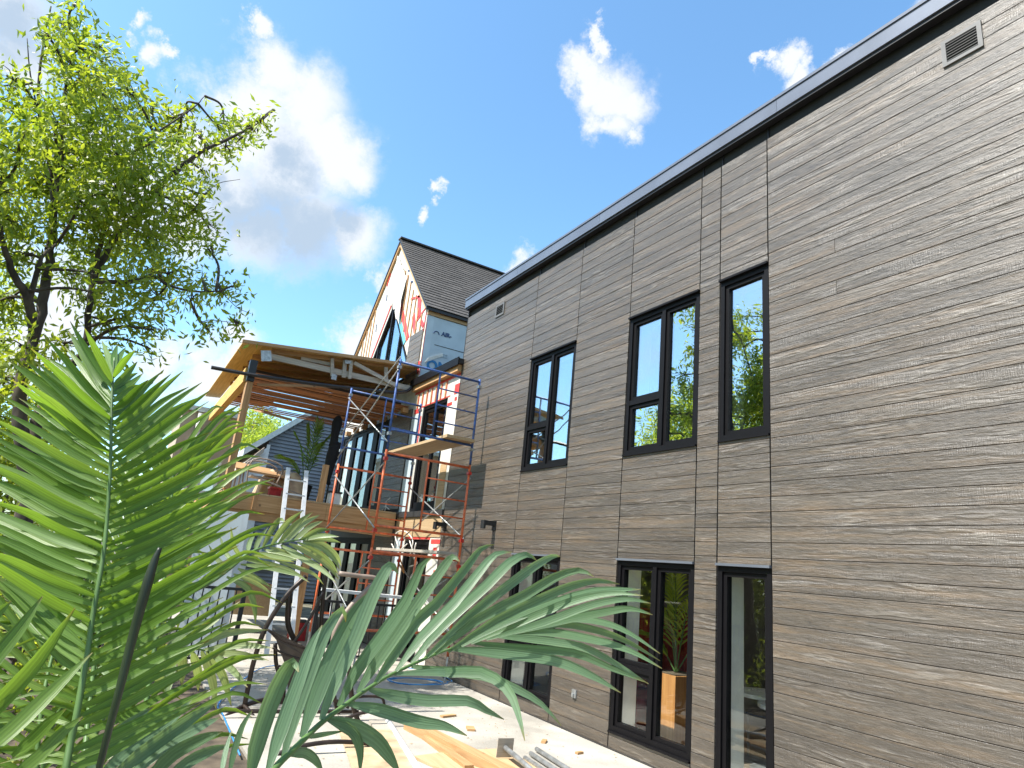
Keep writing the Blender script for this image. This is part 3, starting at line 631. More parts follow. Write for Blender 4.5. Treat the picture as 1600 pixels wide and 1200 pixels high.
for (a, b, c, d) in ((15.6, 9.55, 15.45, 9.45), (15.5, 9.4, 15.42, 9.25), (15.45, 9.15, 15.35, 9.1), (15.1, 8.95, 14.95, 8.85), (15.1, 8.7, 14.95, 8.65), (16.95, 8.95, 16.9, 8.75), (17.5, 8.2, 17.42, 7.95)):
    strip(a, b, c, d, .05, 'logodark', 'printed_mark', t=.005)
# loose sheet of wrap hanging on the gable
m = MB(); nv = 9; nh = 12
for i in range(nv):
    for j in range(nh):
        y = 15.35+1.0*j/(nh-1); zt = gz(y)-.5; zb = wz(y)+.12+.08*math.sin(j*1.7); z = zt+(zb-zt)*i/(nv-1)
        m.v.append((-.02-.05*abs(math.sin(j*1.9+i*.4))-.03*i/nv, y+.02*math.sin(i*2.1), z))
for i in range(nv-1):
    for j in range(nh-1): a = i*nh+j; m.f.append((a, a+1, a+nh+1, a+nh))
m.build('loose_wrap', 'wrap', G, smooth=True)
# finished boards at the gable corner
for k in range(9):
    z = 5.75+k*.14
    MB().plank_face(-.012, .018, 13.70, 14.5, z, z+.135, .003).build('plank', 'siding', G)
# side wall seam + print
part('wrap_seam', 'trim', G, (.3, 4, ye0-.006, ye0-.001, 6.66, 6.675))
part('eave_board', 'lumber_x', G, (.02, 5, ye0-.03, ye0+.12, ZE-.27, ZE-.08))
text_mesh('printed_letters', 'ON', .34, 'logo', G, (.17, ye0-.008, 6.04), (1, 0, 0), (0, 0, 1), .014)
text_mesh('printed_letters', 'AIR-', .14, 'logodark', G, (.44, ye0-.008, 6.93), (1, 0, 0), (0, 0, 1), .006)
text_mesh('printed_letters', 'EE3', .12, 'greywrap', G, (.5, ye0-.008, 6.42), (1, 0, 0), (0, 0, 1), .002)
m = MB(); m.tube([Vector((.31+.07*math.cos(a), ye0-.006, 6.93+.07*math.sin(a))) for a in [math.pi*k/8 for k in range(9)]], .012, 5); m.build('printed_emblem', 'logodark', G)
# pale crease on the wrap
MB().prism([(.12, ye0-.005, 6.18), (.55, ye0-.005, 6.44), (.53, ye0-.005, 6.50), (.2, ye0-.005, 6.32)], (0, -.012, 0)).build('wrap_fold', 'wrap', G)
part('wrap_corner', 'greywrap', G, (.022, .203, ye0-.0035, ye0-.001, 5.6, ZE-.28)); part('red_tape', 'redtape', G, (.022, .04, ye0-.006, ye0-.004, 5.85, 7.2)); part('red_tape', 'redtape', G, (.1, .2, ye0-.01, ye0-.004, 5.72, 5.86))
# roof: deck plus shingle courses
def slope_pt(x, y, off=0.0):
    z = gz(y)+.02; return Vector((x, y, z+off))
up_ = Vector((0, -sl, 1)).normalized()
deck = MB(); deck.prism([(-.06, ye0-.10, gz(ye0-.10)), (-.06, yr, ZR), (-.06, ye1+.1, ZR-(ye1+.1-yr)*sl), (-.06, ye1+.1, ZR-(ye1+.1-yr)*sl-.08), (-.06, yr, ZR-.09), (-.06, ye0-.10, gz(ye0-.10)-.09)], (7.5, 0, 0))
deck.build('roof', 'drip', G)
Lr = math.hypot(yr-ye0+.12, ZR-gz(ye0-.12)); nC = 26
dv_ = Vector((0, yr-(ye0-.12), ZR-gz(ye0-.12))).normalized(); nr_ = Vector((0, -dv_.z, dv_.y))
shr = random.Random(5)
big = []
for c in range(nC):
    s0 = Lr*c/nC; s1 = Lr*(c+1)/nC+.02; x = -.07+(-.15 if c % 2 else 0)
    while x < 7.3:
        w = shr.choice([.22, .3, .34, .4]); a = max(x, -.07); b = min(x+w, 7.4)-.004; x += w
        if b-a < .03: continue
        o0 = Vector((0, ye0-.12, gz(ye0-.12)))
        base = o0+dv_*s0+nr_*(.022+shr.uniform(0, .004)); top = o0+dv_*s1+nr_*.006
        big.append([(a, base, top, b)])
shm = {}
far = MB(); cnt = 0
for q in big:
    a, base, top, b = q[0]
    m = far if (a > 4.2 or cnt >= 296) else MB()
    t = nr_*.012
    pts = [Vector((a, base.y, base.z))-t, Vector((b, base.y, base.z))-t, Vector((b, top.y, top.z))-t*.3, Vector((a, top.y, top.z))-t*.3, Vector((a, base.y, base.z)), Vector((b, base.y, base.z)), Vector((b, top.y, top.z)), Vector((a, top.y, top.z))]
    m.hexa(pts)
    if m is not far: m.build('shingle', 'shingle', G); cnt += 1
far.build('far_shingles', 'shingle', G, kind='stuff')
MB().beam((-.08, yr, ZR+.02), (7.4, yr, ZR+.02), .22, .04).build('ridge_cap', 'shingle', G)
part('roof_flashing', 'wrap', G, (3.3, 3.9, 15.55, 15.75, 9.66, 9.74))
# lower and upper walls under the porch
part('under_porch_wall', 'sheath', G, (.0, .018, ye0+.0, 14.9, 0, 5.05)); part('under_porch_wall', 'sheath', G, (.0, .018, 18.6, ye1, 0, 5.05))
for k in range(36):
    z = .02+k*.14
    if 2.5 < z < 2.74: continue
    MB().plank_face(-.02, -.002, ye0+.01, 14.88, z, z+.135, .003).build('plank', 'siding', G)
door(G, 14.92, 18.58, 2.76, 5.0, -.02, 4, s=.17); door(G, 14.92, 18.58, .02, 2.2, -.02, 4, s=.15)
part('rim_board', 'trim', G, (-.03, -.002, 14.9, 18.6, 2.2, 2.74))

# ================================================================== PORCH: deck + roof
D = thing('timber_deck', (-1.7, 16, 0), 'raised timber deck with pale rim beam and posts, under construction', 'deck')
part('rim_beam', 'lumber_x', D, (-3.5, -1.55, 13.56, 13.61, 2.40, 2.70), (-1.546, -.06, 13.56, 13.61, 2.40, 2.70))
part('lower_beam', 'lumber_x', D, (-3.45, -.06, 13.63, 13.75, 2.22, 2.42))
part('rim_beam', 'lumber_y', D, (-3.56, -3.505, 13.56, 18.4, 2.40, 2.70))
for k in range(9): part('joist', 'lumber_y', D, (-3.3+k*.4, -3.26+k*.4, 13.77, 18.4, 2.44, 2.64))
for k in range(24):
    part('deck_board', 'plywood', D, (-3.5, -.06, 13.56+k*.2, 13.56+k*.2+.19, 2.705, 2.735))
part('blocking', 'lumber_z', D, (-2.98, -2.90, 13.52, 13.557, 2.42, 2.72))
for x in (-3.45, -1.75): part('post', 'lumber_z', D, (x, x+.13, 13.80, 13.93, -.0, 2.22))
part('guard_post', 'lumber_z', D, (-1.74, -1.63, 13.62, 13.73, 2.74, 3.5))
R = thing('porch_roof', (-1.7, 16, 2.75), 'open timber porch roof with red brown board ceiling, grey truss and yellow side beam', 'porch roof')
# roof deck (slopes down towards -x)
def rz(x): return 6.02+x*.108
for (xa, xb, ya, yb) in ((-3.78, -3.40, 13.45, 19.6), (-3.397, -.02, 13.45, 17.2)):
    MB().hexa([(xa, ya, rz(xa)-.03), (xb, ya, rz(xb)-.03), (xb, yb, rz(xb)-.03), (xa, yb, rz(xa)-.03), (xa, ya, rz(xa)), (xb, ya, rz(xb)), (xb, yb, rz(xb)), (xa, yb, rz(xa))]).build('roof_sheathing', 'soffit', R)
MB().hexa([(-3.80, 13.40, rz(-3.8)-.05), (-.02, 13.40, rz(0)-.05), (-.02, 13.445, rz(0)-.05), (-3.80, 13.445, rz(-3.8)-.05), (-3.80, 13.40, rz(-3.8)+.015), (-.02, 13.40, rz(0)+.015), (-.02, 13.445, rz(0)+.015), (-3.80, 13.445, rz(-3.8)+.015)]).build('roof_edge', 'lumber_x', R)
part('side_beam', 'glulam', R, (-3.60, -3.46, 13.72, 19.1, 4.86, 5.16))
for k in range(4): part('column_ply', 'lumber_z', R, (-3.54+.0, -3.42, 13.56+.062*k, 13.56+.062*k+.058, 2.74, 4.86))
part('black_bracket', 'blackmetal', R, (-3.56, -3.42, 13.53, 13.70, 4.87, 5.30))
# truss in the near edge
def tb(a, b, w=.09, mat='sprucegrey', name='truss_member', y=13.60, d=.045):
    p, q = P_y(*a, y), P_y(*b, y); MB().beam(p, q, d, w, up=(0, 0, 1) if abs(q.x-p.x) > .15 else (1, 0, 0)).build(name, mat, R)
tb((418, 556), (640, 607), .12); tb((425, 549), (648, 577), .09, 'lumber_x', y=13.65)
tb((519, 560), (519, 588), .07, y=13.57); tb((539, 563), (537, 590), .08, y=13.57); tb((549, 563), (546, 592), .07, y=13.55); tb((553, 567), (625, 606), .08, y=13.53); tb((603, 574), (603, 597), .08, y=13.57); tb((470, 560), (519, 570), .07, y=13.66)
tb((408, 556), (424, 556), .22, 'galv', 'truss_plate', y=13.52, d=.01); tb((518, 588), (526, 590), .12, 'galv', 'truss_plate', y=13.545, d=.01); tb((539, 565), (549, 566), .08, 'galv', 'truss_plate', y=13.52, d=.01)
tb((402, 601), (546, 605), .05, 'lumber_x', 'tie_strip', y=13.75)
bp = bez([P_y(330, 574, 13.45), P_y(402, 587, 13.45), P_y(500, 601, 13.45), P_y(600, 612, 13.45), P_y(622, 613, 13.45), P_y(636, 611, 13.5), P_y(645, 604, 13.55)], 4)
MB().tube(bp, .038, 6).build('edge_rail', 'blackmetal', R)
# inner trusses (bottom chords) and the board ceiling
for k in range(6):
    y = 14.3+k*.6
    MB().beam((-3.45, y, 5.26), (-.05, y, 5.26), .04, .09).build('ceiling_joist', 'darkwood', R)
    MB().beam((-3.45, y, rz(-3.45)-.08), (-.05, y, rz(-.05)-.08), .04, .09).build('rafter', 'lumber_x', R)
cr = random.Random(11)
for k in range(46):
    y = 13.72+k*.112; z = 5.10+cr.uniform(-.008, .008)
    if y > 17.55: break
    xs = [-3.44]; q = cr.uniform(-3.0, -2.2); 
    while q < -.4: xs.append(q); q += cr.uniform(.9, 1.7)
    xs.append(-.05)
    for a, b in zip(xs[:-1], xs[1:]):
        if k > 20 and ((k//2) % 3 != 0) and cr.random() < (.6 if a > -2.6 else .2): continue
        MB().box(a+.003, b-.003, y, y+.088, z, z+.009).build('ceiling_board', 'ceiling', R)
for k in range(7): part('joist_block', 'lumber_x', R, (-.16, -.03, 13.8+k*.7, 13.95+k*.7, 4.98, 5.09))
MB().beam(P_y(398, 640, 18.6), P_y(455, 656, 14.6), .04, .06).build('tie_strip', 'lumber_x', R)

# ================================================================== SCAFFOLD
SC = thing('scaffold_tower', (-.97, 11.3, 0), 'tall steel scaffold tower, blue upper frames over rusty orange lower frames', 'scaffold')
def sframe(y, z0, z1, mat, parent=SC):
    xl, xr, xm = -1.72, -.22, -.98; r = .021
    m = MB(); m.tube([(xl, y, z0), (xl, y, z1)], r, 8); m.tube([(xr, y, z0), (xr, y, z1)], r, 8)
    m.tube([(xl, y, z1-.05), (xr, y, z1-.05)], r, 8); m.tube([(xl, y, z0+.33), (xr, y, z0+.33)], r, 8)
    f = m.build('scaffold_frame', mat, parent, smooth=True)
    MB().tube([(xm, y, z0+.34), (xm, y, z1-.06)], .016, 6).build('stile', mat, f, smooth=True)
    for k in range(3):
        z = z0+.33+(z1-z0-.38)*(k+1)/4
        MB().tube([(xm, y, z), (xr, y, z)], .013, 6).build('rung', mat, f, smooth=True)
    for (a, z) in ((xr, z1-.15), (xl, z1-.15), (xl, z0+.25), (xr, z0+.25)):
        MB().box(a-.03, a+.03, y-.04, y+.03, z-.02, z+.03).build('brace_lock', 'redplastic' if mat == 'orange' else 'galv', f)
    return f
for (z0, z1, mt) in ((3.43, 4.95, 'blue'), (1.905, 3.425, 'orange'), (.38, 1.90, 'orange')):
    for y in (10.0, 12.62): sframe(y, z0, z1, mt)
for x in (-1.745, -.195):
    for (a, b) in ((3.55, 4.75), (2.2, 3.2), (.7, 1.7)):
        if x > -1 and a > 3: continue
        MB().tube([(x, 9.97, a), (x, 12.66, b)], .0125, 6).build('cross_brace', 'galv', SC, smooth=True)
        MB().tube([(x, 9.97, b), (x, 12.66, a)], .0125, 6).build('cross_brace', 'galv', SC, smooth=True)
MB().tube([(-1.76, 9.9, 4.95), (-1.76, 12.7, 4.0)], .012, 6).build('guard_rail', 'galv', SC, smooth=True)
for x in (-1.72, -.22):
    for y in (10.0, 12.62):
        MB().tube([(x, y, .03), (x, y, .38)], .016, 8).box(x-.07, x+.07, y-.07, y+.07, .0, .012).build('jack_leg', 'galv', SC)
tag(part('scaffold_plank', 'plywood', None, (-.80, -.28, 9.80, 12.75, 3.78, 3.83)), 'wide plywood platform lying on the orange top bar of the scaffold', 'scaffold plank')
tag(part('scaffold_plank', 'sprucegrey', None, (-.62, -.30, 9.92, 12.9, 1.92, 1.965)), 'grey weathered plank across the lower part of the scaffold', 'scaffold plank')

# ================================================================== NEIGHBOURING HOUSES
H = thing('neighbour_house', (1, 26, 0), 'grey lap sided house with white trimmed windows seen under the porch roof', 'house')
MB().prism([(-.8, 26, 0), (7.0, 26, 0), (7.0, 26, 4.5), (2.3, 26, 8.5), (-.8, 26, 5.7)], (0, 8, 0)).build('wall', 'greysiding', H)
lap = MB()
for k in range(60):
    z = .1+k*.135; xa = -.8 if z < 5.6 else -.8+(z-5.6)*1.107; xb = 7 if z < 4.4 else 7-(z-4.4)*1.175
    if xb-xa < .3: break
    lap.hexa([(xa, 25.93, z), (xb, 25.93, z), (xb, 25.999, z), (xa, 25.999, z), (xa, 25.985, z+.13), (xb, 25.985, z+.13), (xb, 25.999, z+.13), (xa, 25.999, z+.13)])
lap.build('lap_siding', 'greysiding', H, kind='stuff')
MB().prism([(-1.65, 25.7, 4.92), (2.3, 25.7, 8.5), (2.3, 25.7, 8.76), (-1.65, 25.7, 5.18)], (0, 8.5, 0)).build('roof', 'neighroof', H)
MB().prism([(2.301, 25.7, 8.5), (7.4, 25.7, 4.16), (7.4, 25.7, 4.42), (2.301, 25.7, 8.76)], (0, 8.5, 0)).build('roof', 'neighroof', H)
for (a, b, c, d) in ((1.55, 2.3, 5.15, 6.35), (1.0, 1.6, 1.3, 2.6), (-.4, .2, 1.0, 2.2)):
    w = part('window', 'whitetrim', H, (a, b, 25.86, 25.925, c, c+.08), (a, b, 25.86, 25.925, d-.08, d), (a, a+.08, 25.86, 25.925, c+.08, d-.08), (b-.08, b, 25.86, 25.925, c+.08, d-.08), (a+.08, b-.08, 25.86, 25.925, (c+d)/2-.03, (c+d)/2+.03))
    part('pane', 'glass', w, (a+.05, b-.05, 25.90, 25.91, c+.05, d-.05))
part('corner_board', 'whitetrim', H, (-.86, -.74, 25.9, 25.93, 0, 5.5))
H2 = thing('neighbour_garage', (-1.5, 25.8, 0), 'low white gabled annex left of the grey sided house', 'house')
MB().prism([(-2.0, 25.8, 0), (-.87, 25.8, 0), (-.87, 25.8, 5.35), (-2.0, 25.8, 4.1)], (0, 5, 0)).build('wall', 'whitetrim', H2)
MB().prism([(-2.35, 25.45, 3.5), (-1.0, 25.45, 5.12), (-1.0, 25.45, 5.32), (-2.35, 25.45, 3.7)], (0, 5.6, 0)).build('roof', 'beige', H2)
H3 = thing('beige_house', (-3.5, 20, 0), 'beige rendered house wall with white downpipe at far left behind the porch post', 'house')
part('wall', 'beige', H3, (-4.2, -2.75, 20, 24, 0, 5.2))
MB().prism([(-4.3, 19.9, 5.2), (-2.68, 19.9, 5.2), (-2.68, 19.9, 5.34), (-4.3, 19.9, 5.34)], (0, 4.2, 0)).build('roof', 'neighroof', H3)
MB().tube([(-3.75, 19.9, .1), (-3.75, 19.9, 5.15)], .07, 8).build('downpipe', 'whitetrim', H3)
for (a, b, c, d) in ((-3.45, -2.95, 3.0, 3.9),):
    w = part('window', 'whitetrim', H3, (a, b, 19.94, 19.998, c, c+.08), (a, b, 19.94, 19.998, d-.08, d), (a, a+.08, 19.94, 19.998, c+.08, d-.08), (b-.08, b, 19.94, 19.998, c+.08, d-.08))
    part('pane', 'glass', w, (a+.05, b-.05, 19.97, 19.98, c+.05, d-.05))

# ================================================================== SITE THINGS
LD = thing('ladder', (-2.2, 12.7, 0), 'white aluminium ladder leaning on the timber deck beam', 'ladder')
la0, la1 = Vector((-2.46, 12.35, 0)), Vector((-2.46, 13.48, 3.30)); lb0, lb1 = la0+Vector((.40, 0, 0)), la1+Vector((.36, 0, 0))
MB().beam(la0, la1, .03, .08, up=(1, 0, 0)).build('rail', 'alu', LD); MB().beam(lb0, lb1, .03, .08, up=(1, 0, 0)).build('rail', 'alu', LD)
for k in range(11):
    t = (k+.7)/11.5; MB().beam(la0.lerp(la1, t), lb0.lerp(lb1, t), .04, .03).build('rung', 'alu', LD)
# pale boards stacked upright
for k, (dx, lab) in enumerate(((0, 'front pale blue board propped upright under the deck corner'), (.12, 'rear pale board behind the front one under the deck corner'))):
    m = MB(); a = Vector((-3.95+dx, 12.1+dx, 0)); m.hexa([a, a+Vector((.66, 0, 0)), a+Vector((.66, .03, 0)), a+Vector((0, .03, 0)), a+Vector((0, .28, 2.28)), a+Vector((.66, .28, 2.28)), a+Vector((.66, .31, 2.28)), a+Vector((0, .31, 2.28))])
    tag(m.build('wall_board', 'panelwhite'), lab, 'board')
# blue rope
cr_ = []
c0 = P_z(655, 1068, .02)
for k in range(60):
    a = k*.42; r = .30+.10*math.sin(k*.37); cr_.append(c0+Vector((r*1.3*math.cos(a)+.05*math.sin(k*.9), r*.9*math.sin(a), .012+.0006*k)))
cr_ += [c0+Vector((.6, .1, .02)), c0+Vector((.75, .9, .02)), c0+Vector((.3, 1.3, .02))]
tag(MB().tube(cr_, .006, 5).build('rope', 'bluerope', smooth=True), 'coil of blue rope lying on the concrete near the wall', 'rope')
r0 = [P_z(375, 1180, .02), P_z(350, 1120, .02), P_z(345, 1095, .02), P_z(400, 1048, .02), P_z(440, 1040, .02), P_z(500, 1050, .02)]
tag(MB().tube(bez(r0, 6), .008, 5).build('rope', 'bluerope', smooth=True), 'thin blue cord trailing over the patio beside the brown chair', 'rope')
# lumber on the patio
def board_ground(p, q, w, h, z, mat, name, label, cat, group=None):
    a = P_z(*p, z+h/2); c = P_z(*q, z+h/2); d = (c-a).normalized(); c = c+d*.5
    return tag(MB().beam(a, c, w, h).build(name, mat), label, cat, group)
board_ground((640, 1132), (755, 1190), .14, .09, .0, 'lumber_y', 'timber_beam', 'thick orange timber beam lying on the patio toward the wall', 'timber')
board_ground((628, 1122), (700, 1176), .09, .05, .0, 'lumber_y', 'timber_board', 'narrow pine board left of the thick orange beam', 'timber')
board_ground((590, 1128), (640, 1200), .19, .03, .0, 'sprucegrey', 'timber_board', 'grey weathered board on the patio left of the pine boards', 'timber')
board_ground((668, 1180), (725, 1205), .34, .02, .002, 'plywood', 'plywood_offcut', 'pale plywood offcut on the patio beside the orange beam', 'plywood')
board_ground((758, 1172), (800, 1196), .42, .02, .002, 'plywood', 'plywood_offcut', 'tan plywood offcut under the jack post', 'plywood')
board_ground((575, 1140), (600, 1190), .6, .012, .03, 'tarp', 'packaging_sheet', 'crumpled tan packaging sheet among the boards', 'sheet')
J = thing('jack_post', P_z(790, 1170, .03), 'galvanised jack post with square base plate lying on plywood', 'jack post')
jc = P_z(789, 1168, .12); ax_ = (P_z(832, 1204, .08)-jc).normalized(); s_ = ax_.cross(Vector((0, 0, 1))).normalized(); u_ = s_.cross(ax_)
MB().hexa([jc+s_*a*.085+u_*b*.085+ax_*c for c in (0, .008) for a, b in ((-1, -1), (1, -1), (1, 1), (-1, 1))]).build('base_plate', 'sprucegrey', J)
MB().tube([jc+ax_*.01, jc+ax_*1.1], .024, 10).build('tube', 'galv', J, smooth=True)
for k, lab in enumerate(('left steel tube of the small bundle near the wall base', 'middle steel tube of the small bundle near the wall base', 'right steel tube of the small bundle near the wall base')):
    a = P_z(820+k*9, 1184-k*7, .03); c = P_z(862+k*10, 1212-k*7, .03)
    tag(MB().tube([a, a+(c-a)*3], .022, 8).build('steel_tube', 'galv', smooth=True), lab, 'steel tube', 'steel tubes on the patio')
a = P_z(606, 1126, .03); c = P_z(652, 1200, .05)
tag(MB().tube([a, a+(c-a)*1.5], .03, 8).build('steel_tube', 'alu', smooth=True), 'long grey steel pole lying across the timber boards', 'steel pole')
# brown metal chairs
def T(pts, y, r, mat, parent, name='tube', n=6, sub=5):
    if not isinstance(y, (list, tuple)): y = [y]*len(pts)
    return MB().tube(bez([P_y(u, v, q) for (u, v), q in zip(pts, y)], sub), r, n).build(name, mat, parent, smooth=True)
CH = thing('patio_lounger', P_y(480, 1100, 8.2), 'dark brown bentwood style metal lounge chair with taupe sling on the patio', 'lounge chair')
T([(478, 900), (448, 930), (415, 981), (397, 1032), (388, 1072), (382, 1103)], 8.25, .028, 'bronze', CH, 'frame_side')
T([(350, 1122), (379, 1104), (410, 1094), (450, 1090), (500, 1086)], [8.0, 8.25, 8.3, 8.4, 8.5], .025, 'bronze', CH, 'frame_foot')
T([(380, 1102), (390, 1112), (402, 1130)], [8.25, 8.1, 7.9], .022, 'bronze', CH, 'frame_foot')
T([(500, 1000), (505, 930), (512, 885)], 8.6, .026, 'bronze', CH, 'frame_side')
T([(452, 925), (450, 975), (462, 1010), (452, 1050)], 8.6, .035, 'bronze', CH, 'frame_side')
T([(505, 925), (485, 965), (455, 1010)], 8.5, .018, 'bronze', CH, 'frame_brace')
T([(430, 1005), (432, 1040), (443, 1075), (440, 1100)], 8.35, .024, 'bronze', CH, 'leg')
T([(497, 1010), (502, 1060), (515, 1110)], 8.4, .024, 'bronze', CH, 'leg')
m = MB(); sp_ = [[(414, 980), (432, 1000), (448, 1045), (452, 1095)], [(480, 1012), (484, 1030), (480, 1065), (474, 1100)]]
for i in range(4):
    for j in range(2): m.v.append(tuple(P_y(*sp_[j][i], 8.15+.25*j+.05*i)))
for i in range(3): m.f.append((2*i, 2*i+1, 2*i+3, 2*i+2))
n0 = len(m.v); m.v += [(a, b+.02, c) for a, b, c in m.v]; m.f += [tuple(n0+q for q in f[::-1]) for f in m.f]
m.build('sling_seat', 'sling', CH)
for i in range(3): T([(418+8*i, 984+28*i), (440+5*i, 1000+22*i), (478, 1014+18*i)], 8.12, .014, 'bronze', CH, 'slat')
CH2 = thing('patio_lounger', P_y(580, 1120, 7.8), 'brown metal lounge chair with pale taupe arm tubes, right of the darker chair', 'lounge chair')
T([(530, 896), (560, 900), (588, 905), (570, 925), (546, 950), (524, 985), (518, 1030)], 8.1, .032, 'taupe', CH2, 'arm')
T([(545, 1040), (548, 1075), (552, 1104), (560, 1128), (570, 1146)], 7.7, .028, 'bronze', CH2, 'leg')
T([(558, 1089), (580, 1088), (597, 1091), (601, 1106)], 7.7, .016, 'bronze', CH2, 'brace')
T([(395, 1200), (430, 1180), (480, 1164), (540, 1159), (600, 1168), (632, 1196)], 6.5, .020, 'bronze', CH2, 'runner')
T([(525, 1128), (575, 1112), (612, 1116), (640, 1128)], 7.4, .018, 'bronze', CH2, 'runner')
T([(340, 1110), (440, 1112), (560, 1112)], 7.9, .02, 'bronze', CH2, 'runner')
T([(518, 1030), (520, 1075), (530, 1125)], 8.0, .024, 'bronze', CH2, 'leg')
T([(500, 1060), (520, 1090), (545, 1105)], 7.9, .02, 'bronze', CH2, 'brace')
# black railing round the bed
RL = thing('garden_railing', (-7, 8, 0), 'black metal garden railing between patio bed and trees', 'railing')
def rail(a, b, h=1.1, sp=.115, root=RL):
    a = Vector(a); b = Vector(b); L_ = (b-a).length; n = int(L_/sp); d = (b-a)/n
    MB().beam(a+Vector((0, 0, h)), b+Vector((0, 0, h)), .05, .04).build('top_rail', 'blackmetal', root); MB().beam(a+Vector((0, 0, .12)), b+Vector((0, 0, .12)), .03, .03).build('bottom_rail', 'blackmetal', root)
    for k in range(n+1):
        p = a+d*k; big_ = k % 14 == 0; w = .03 if big_ else .009
        MB().box(p.x-w, p.x+w, p.y-w, p.y+w, 0 if big_ else .135, h+(.06 if big_ else -.02)).build('post' if big_ else 'baluster', 'blackmetal', root)
rail((-3.25, 11.0, 0), (-6.95, 11.0, 0)); rail((-7.0, 10.95, 0), (-7.0, -1.5, 0))
RP = thing('railing_panel', (-1.2, 9.4, 0), 'black railing panel standing at the scaffold foot behind the palm frond', 'railing panel')
rail((-1.95, 11.6, 0), (-.5, 11.6, 0), .98, .12, RP)
# things under the deck
def boxthing(name, mat, b, label, cat, lid=None):
    t = thing(name, ((b[0]+b[1])/2, (b[2]+b[3])/2, b[4]), label, cat); part('body', mat, t, b)
    if lid: part('lid', lid, t, (b[0]-.02, b[1]+.02, b[2]-.02, b[3]+.02, b[5]+.001, b[5]+.04))
    else: part('rim', mat, t, (b[0]-.012, b[1]+.012, b[2]-.012, b[3]+.012, b[5]-.05, b[5]-.01))
    return t
boxthing('storage_box', 'red', (-1.6, -1.3, 14.4, 14.7, .0, .35), 'dark red box under the deck', 'box', 'pot')
boxthing('storage_box', 'pot', (-1.15, -.5, 14.0, 14.6, .0, .5), 'dark storage box beside the red box under the deck', 'box', 'alu')
boxthing('material_crate', 'plywood', (-2.9, -1.9, 15.4, 16.2, .35, .95), 'plywood crate raised behind the ladder under the deck', 'crate', 'lumber_x')
TR = thing('trestle', (-1.0, 11.0, 0), 'folding trestle carrying an aluminium plank in front of the link', 'trestle')
MB().beam(P_y(505, 921, 12.2), P_y(652, 936, 12.2), .25, .05).build('plank', 'alu', TR)
for (a, b) in (((520, 925), (512, 1000)), ((528, 925), (545, 1000)), ((630, 935), (618, 1010)), ((640, 936), (655, 1010))): MB().beam(P_y(*a, 12.2), P_y(*b, 12.2), .03, .03).build('leg', 'alu', TR)
# loose cables on the lower header
cb_ = thing('cable_bundle', P_x(635, 850, -.05), 'pale cables hanging in loops over the lower link door', 'cables')
for k, pts in enumerate(([(622, 855), (618, 835), (632, 830), (645, 845), (640, 870)], [(640, 845), (650, 880), (640, 905), (650, 890), (656, 882), (650, 890)], [(628, 840), (625, 870), (632, 895), (622, 880)], [(650, 848), (646, 870), (652, 880), (640, 885)], [(612, 850), (620, 862), (636, 850)])):
    MB().tube(bez([P_x(u, v, -.10-.05*k) for u, v in pts], 6), .012, 5).build('cable', 'cable' if k != 2 else 'orangecable', cb_, smooth=True)
cb2 = thing('cable_bundle', P_x(605, 790, -.05), 'grey cables looping from the dark upper wall beside the scaffold', 'cables')
for k, pts in enumerate(([(610, 778), (604, 785), (602, 796), (598, 802)], [(596, 800), (602, 792), (608, 796)])):
    MB().tube(bez([P_x(u, v, -.08) for u, v in pts], 6), .012, 5).build('cable', 'cable', cb2, smooth=True)
# things on the deck
DZ = 2.737
tp = thing('tarp_covered_stack', (-2.3, 14.8, DZ), 'stack of materials on the deck draped with a tan sheet', 'covered stack')
m = MB(); nn = 14
for i in range(nn):
    for j in range(nn):
        a = i/(nn-1)*2-1; b = j/(nn-1)*2-1; q = max(0, 1-abs(a)**4)*max(0, 1-abs(b)**4)
        m.v.append((-2.25+.5*a, 15.1+.6*b, DZ+.005+.68*q**.6*(.85+.15*math.sin(5*a+3*b))+.03*math.sin(9*b)*q))
for i in range(nn-1):
    for j in range(nn-1): k = i*nn+j; m.f.append((k, k+nn, k+nn+1, k+1))
m.build('sheet', 'tarp', tp, smooth=True); part('stack', 'plywood', tp, (-2.6, -1.9, 14.7, 15.5, DZ, DZ+.3))
tb_ = thing('plywood_table', (-2.9, 14.6, DZ), 'orange plywood sheet on trestles at the left of the deck', 'table')
MB().hexa([(-3.3, 14.3, DZ+.46), (-2.2, 14.3, DZ+.42), (-2.2, 15.0, DZ+.60), (-3.3, 15.0, DZ+.66), (-3.3, 14.3, DZ+.50), (-2.2, 14.3, DZ+.46), (-2.2, 15.0, DZ+.64), (-3.3, 15.0, DZ+.70)]).build('top', 'lumber_x', tb_)
for x in (-3.2, -2.3):
    for y in (14.35, 14.95): part('leg', 'taupe', tb_, (x, x+.03, y, y+.03, DZ, DZ+.44))
dc = thing('deck_chair_frame', (-2.9, 14.0, DZ), 'beige metal chair frame standing at the deck edge', 'chair')
for pts in ([(-3.1, 13.9, DZ), (-3.08, 13.9, DZ+.66), (-2.5, 13.9, DZ+.62), (-2.55, 13.95, DZ+.2)], [(-3.1, 14.4, DZ), (-3.08, 14.4, DZ+.66), (-2.5, 14.4, DZ+.62), (-2.55, 14.4, DZ+.2)]): MB().tube(bez(pts, 4), .016, 6).build('side_frame', 'taupe', dc, smooth=True)
MB().beam((-3.05, 13.9, DZ+.36), (-2.0, 13.75, DZ+.08), .03, .03).build('stretcher', 'taupe', dc); part('seat', 'taupe', dc, (-3.05, -2.6, 13.92, 14.38, DZ+.34, DZ+.36))
boxthing('fuel_can', 'red', (-2.62, -2.40, 14.0, 14.2, DZ, DZ+.16), 'small dark red box on the deck by the chair frame', 'box', 'redplastic')
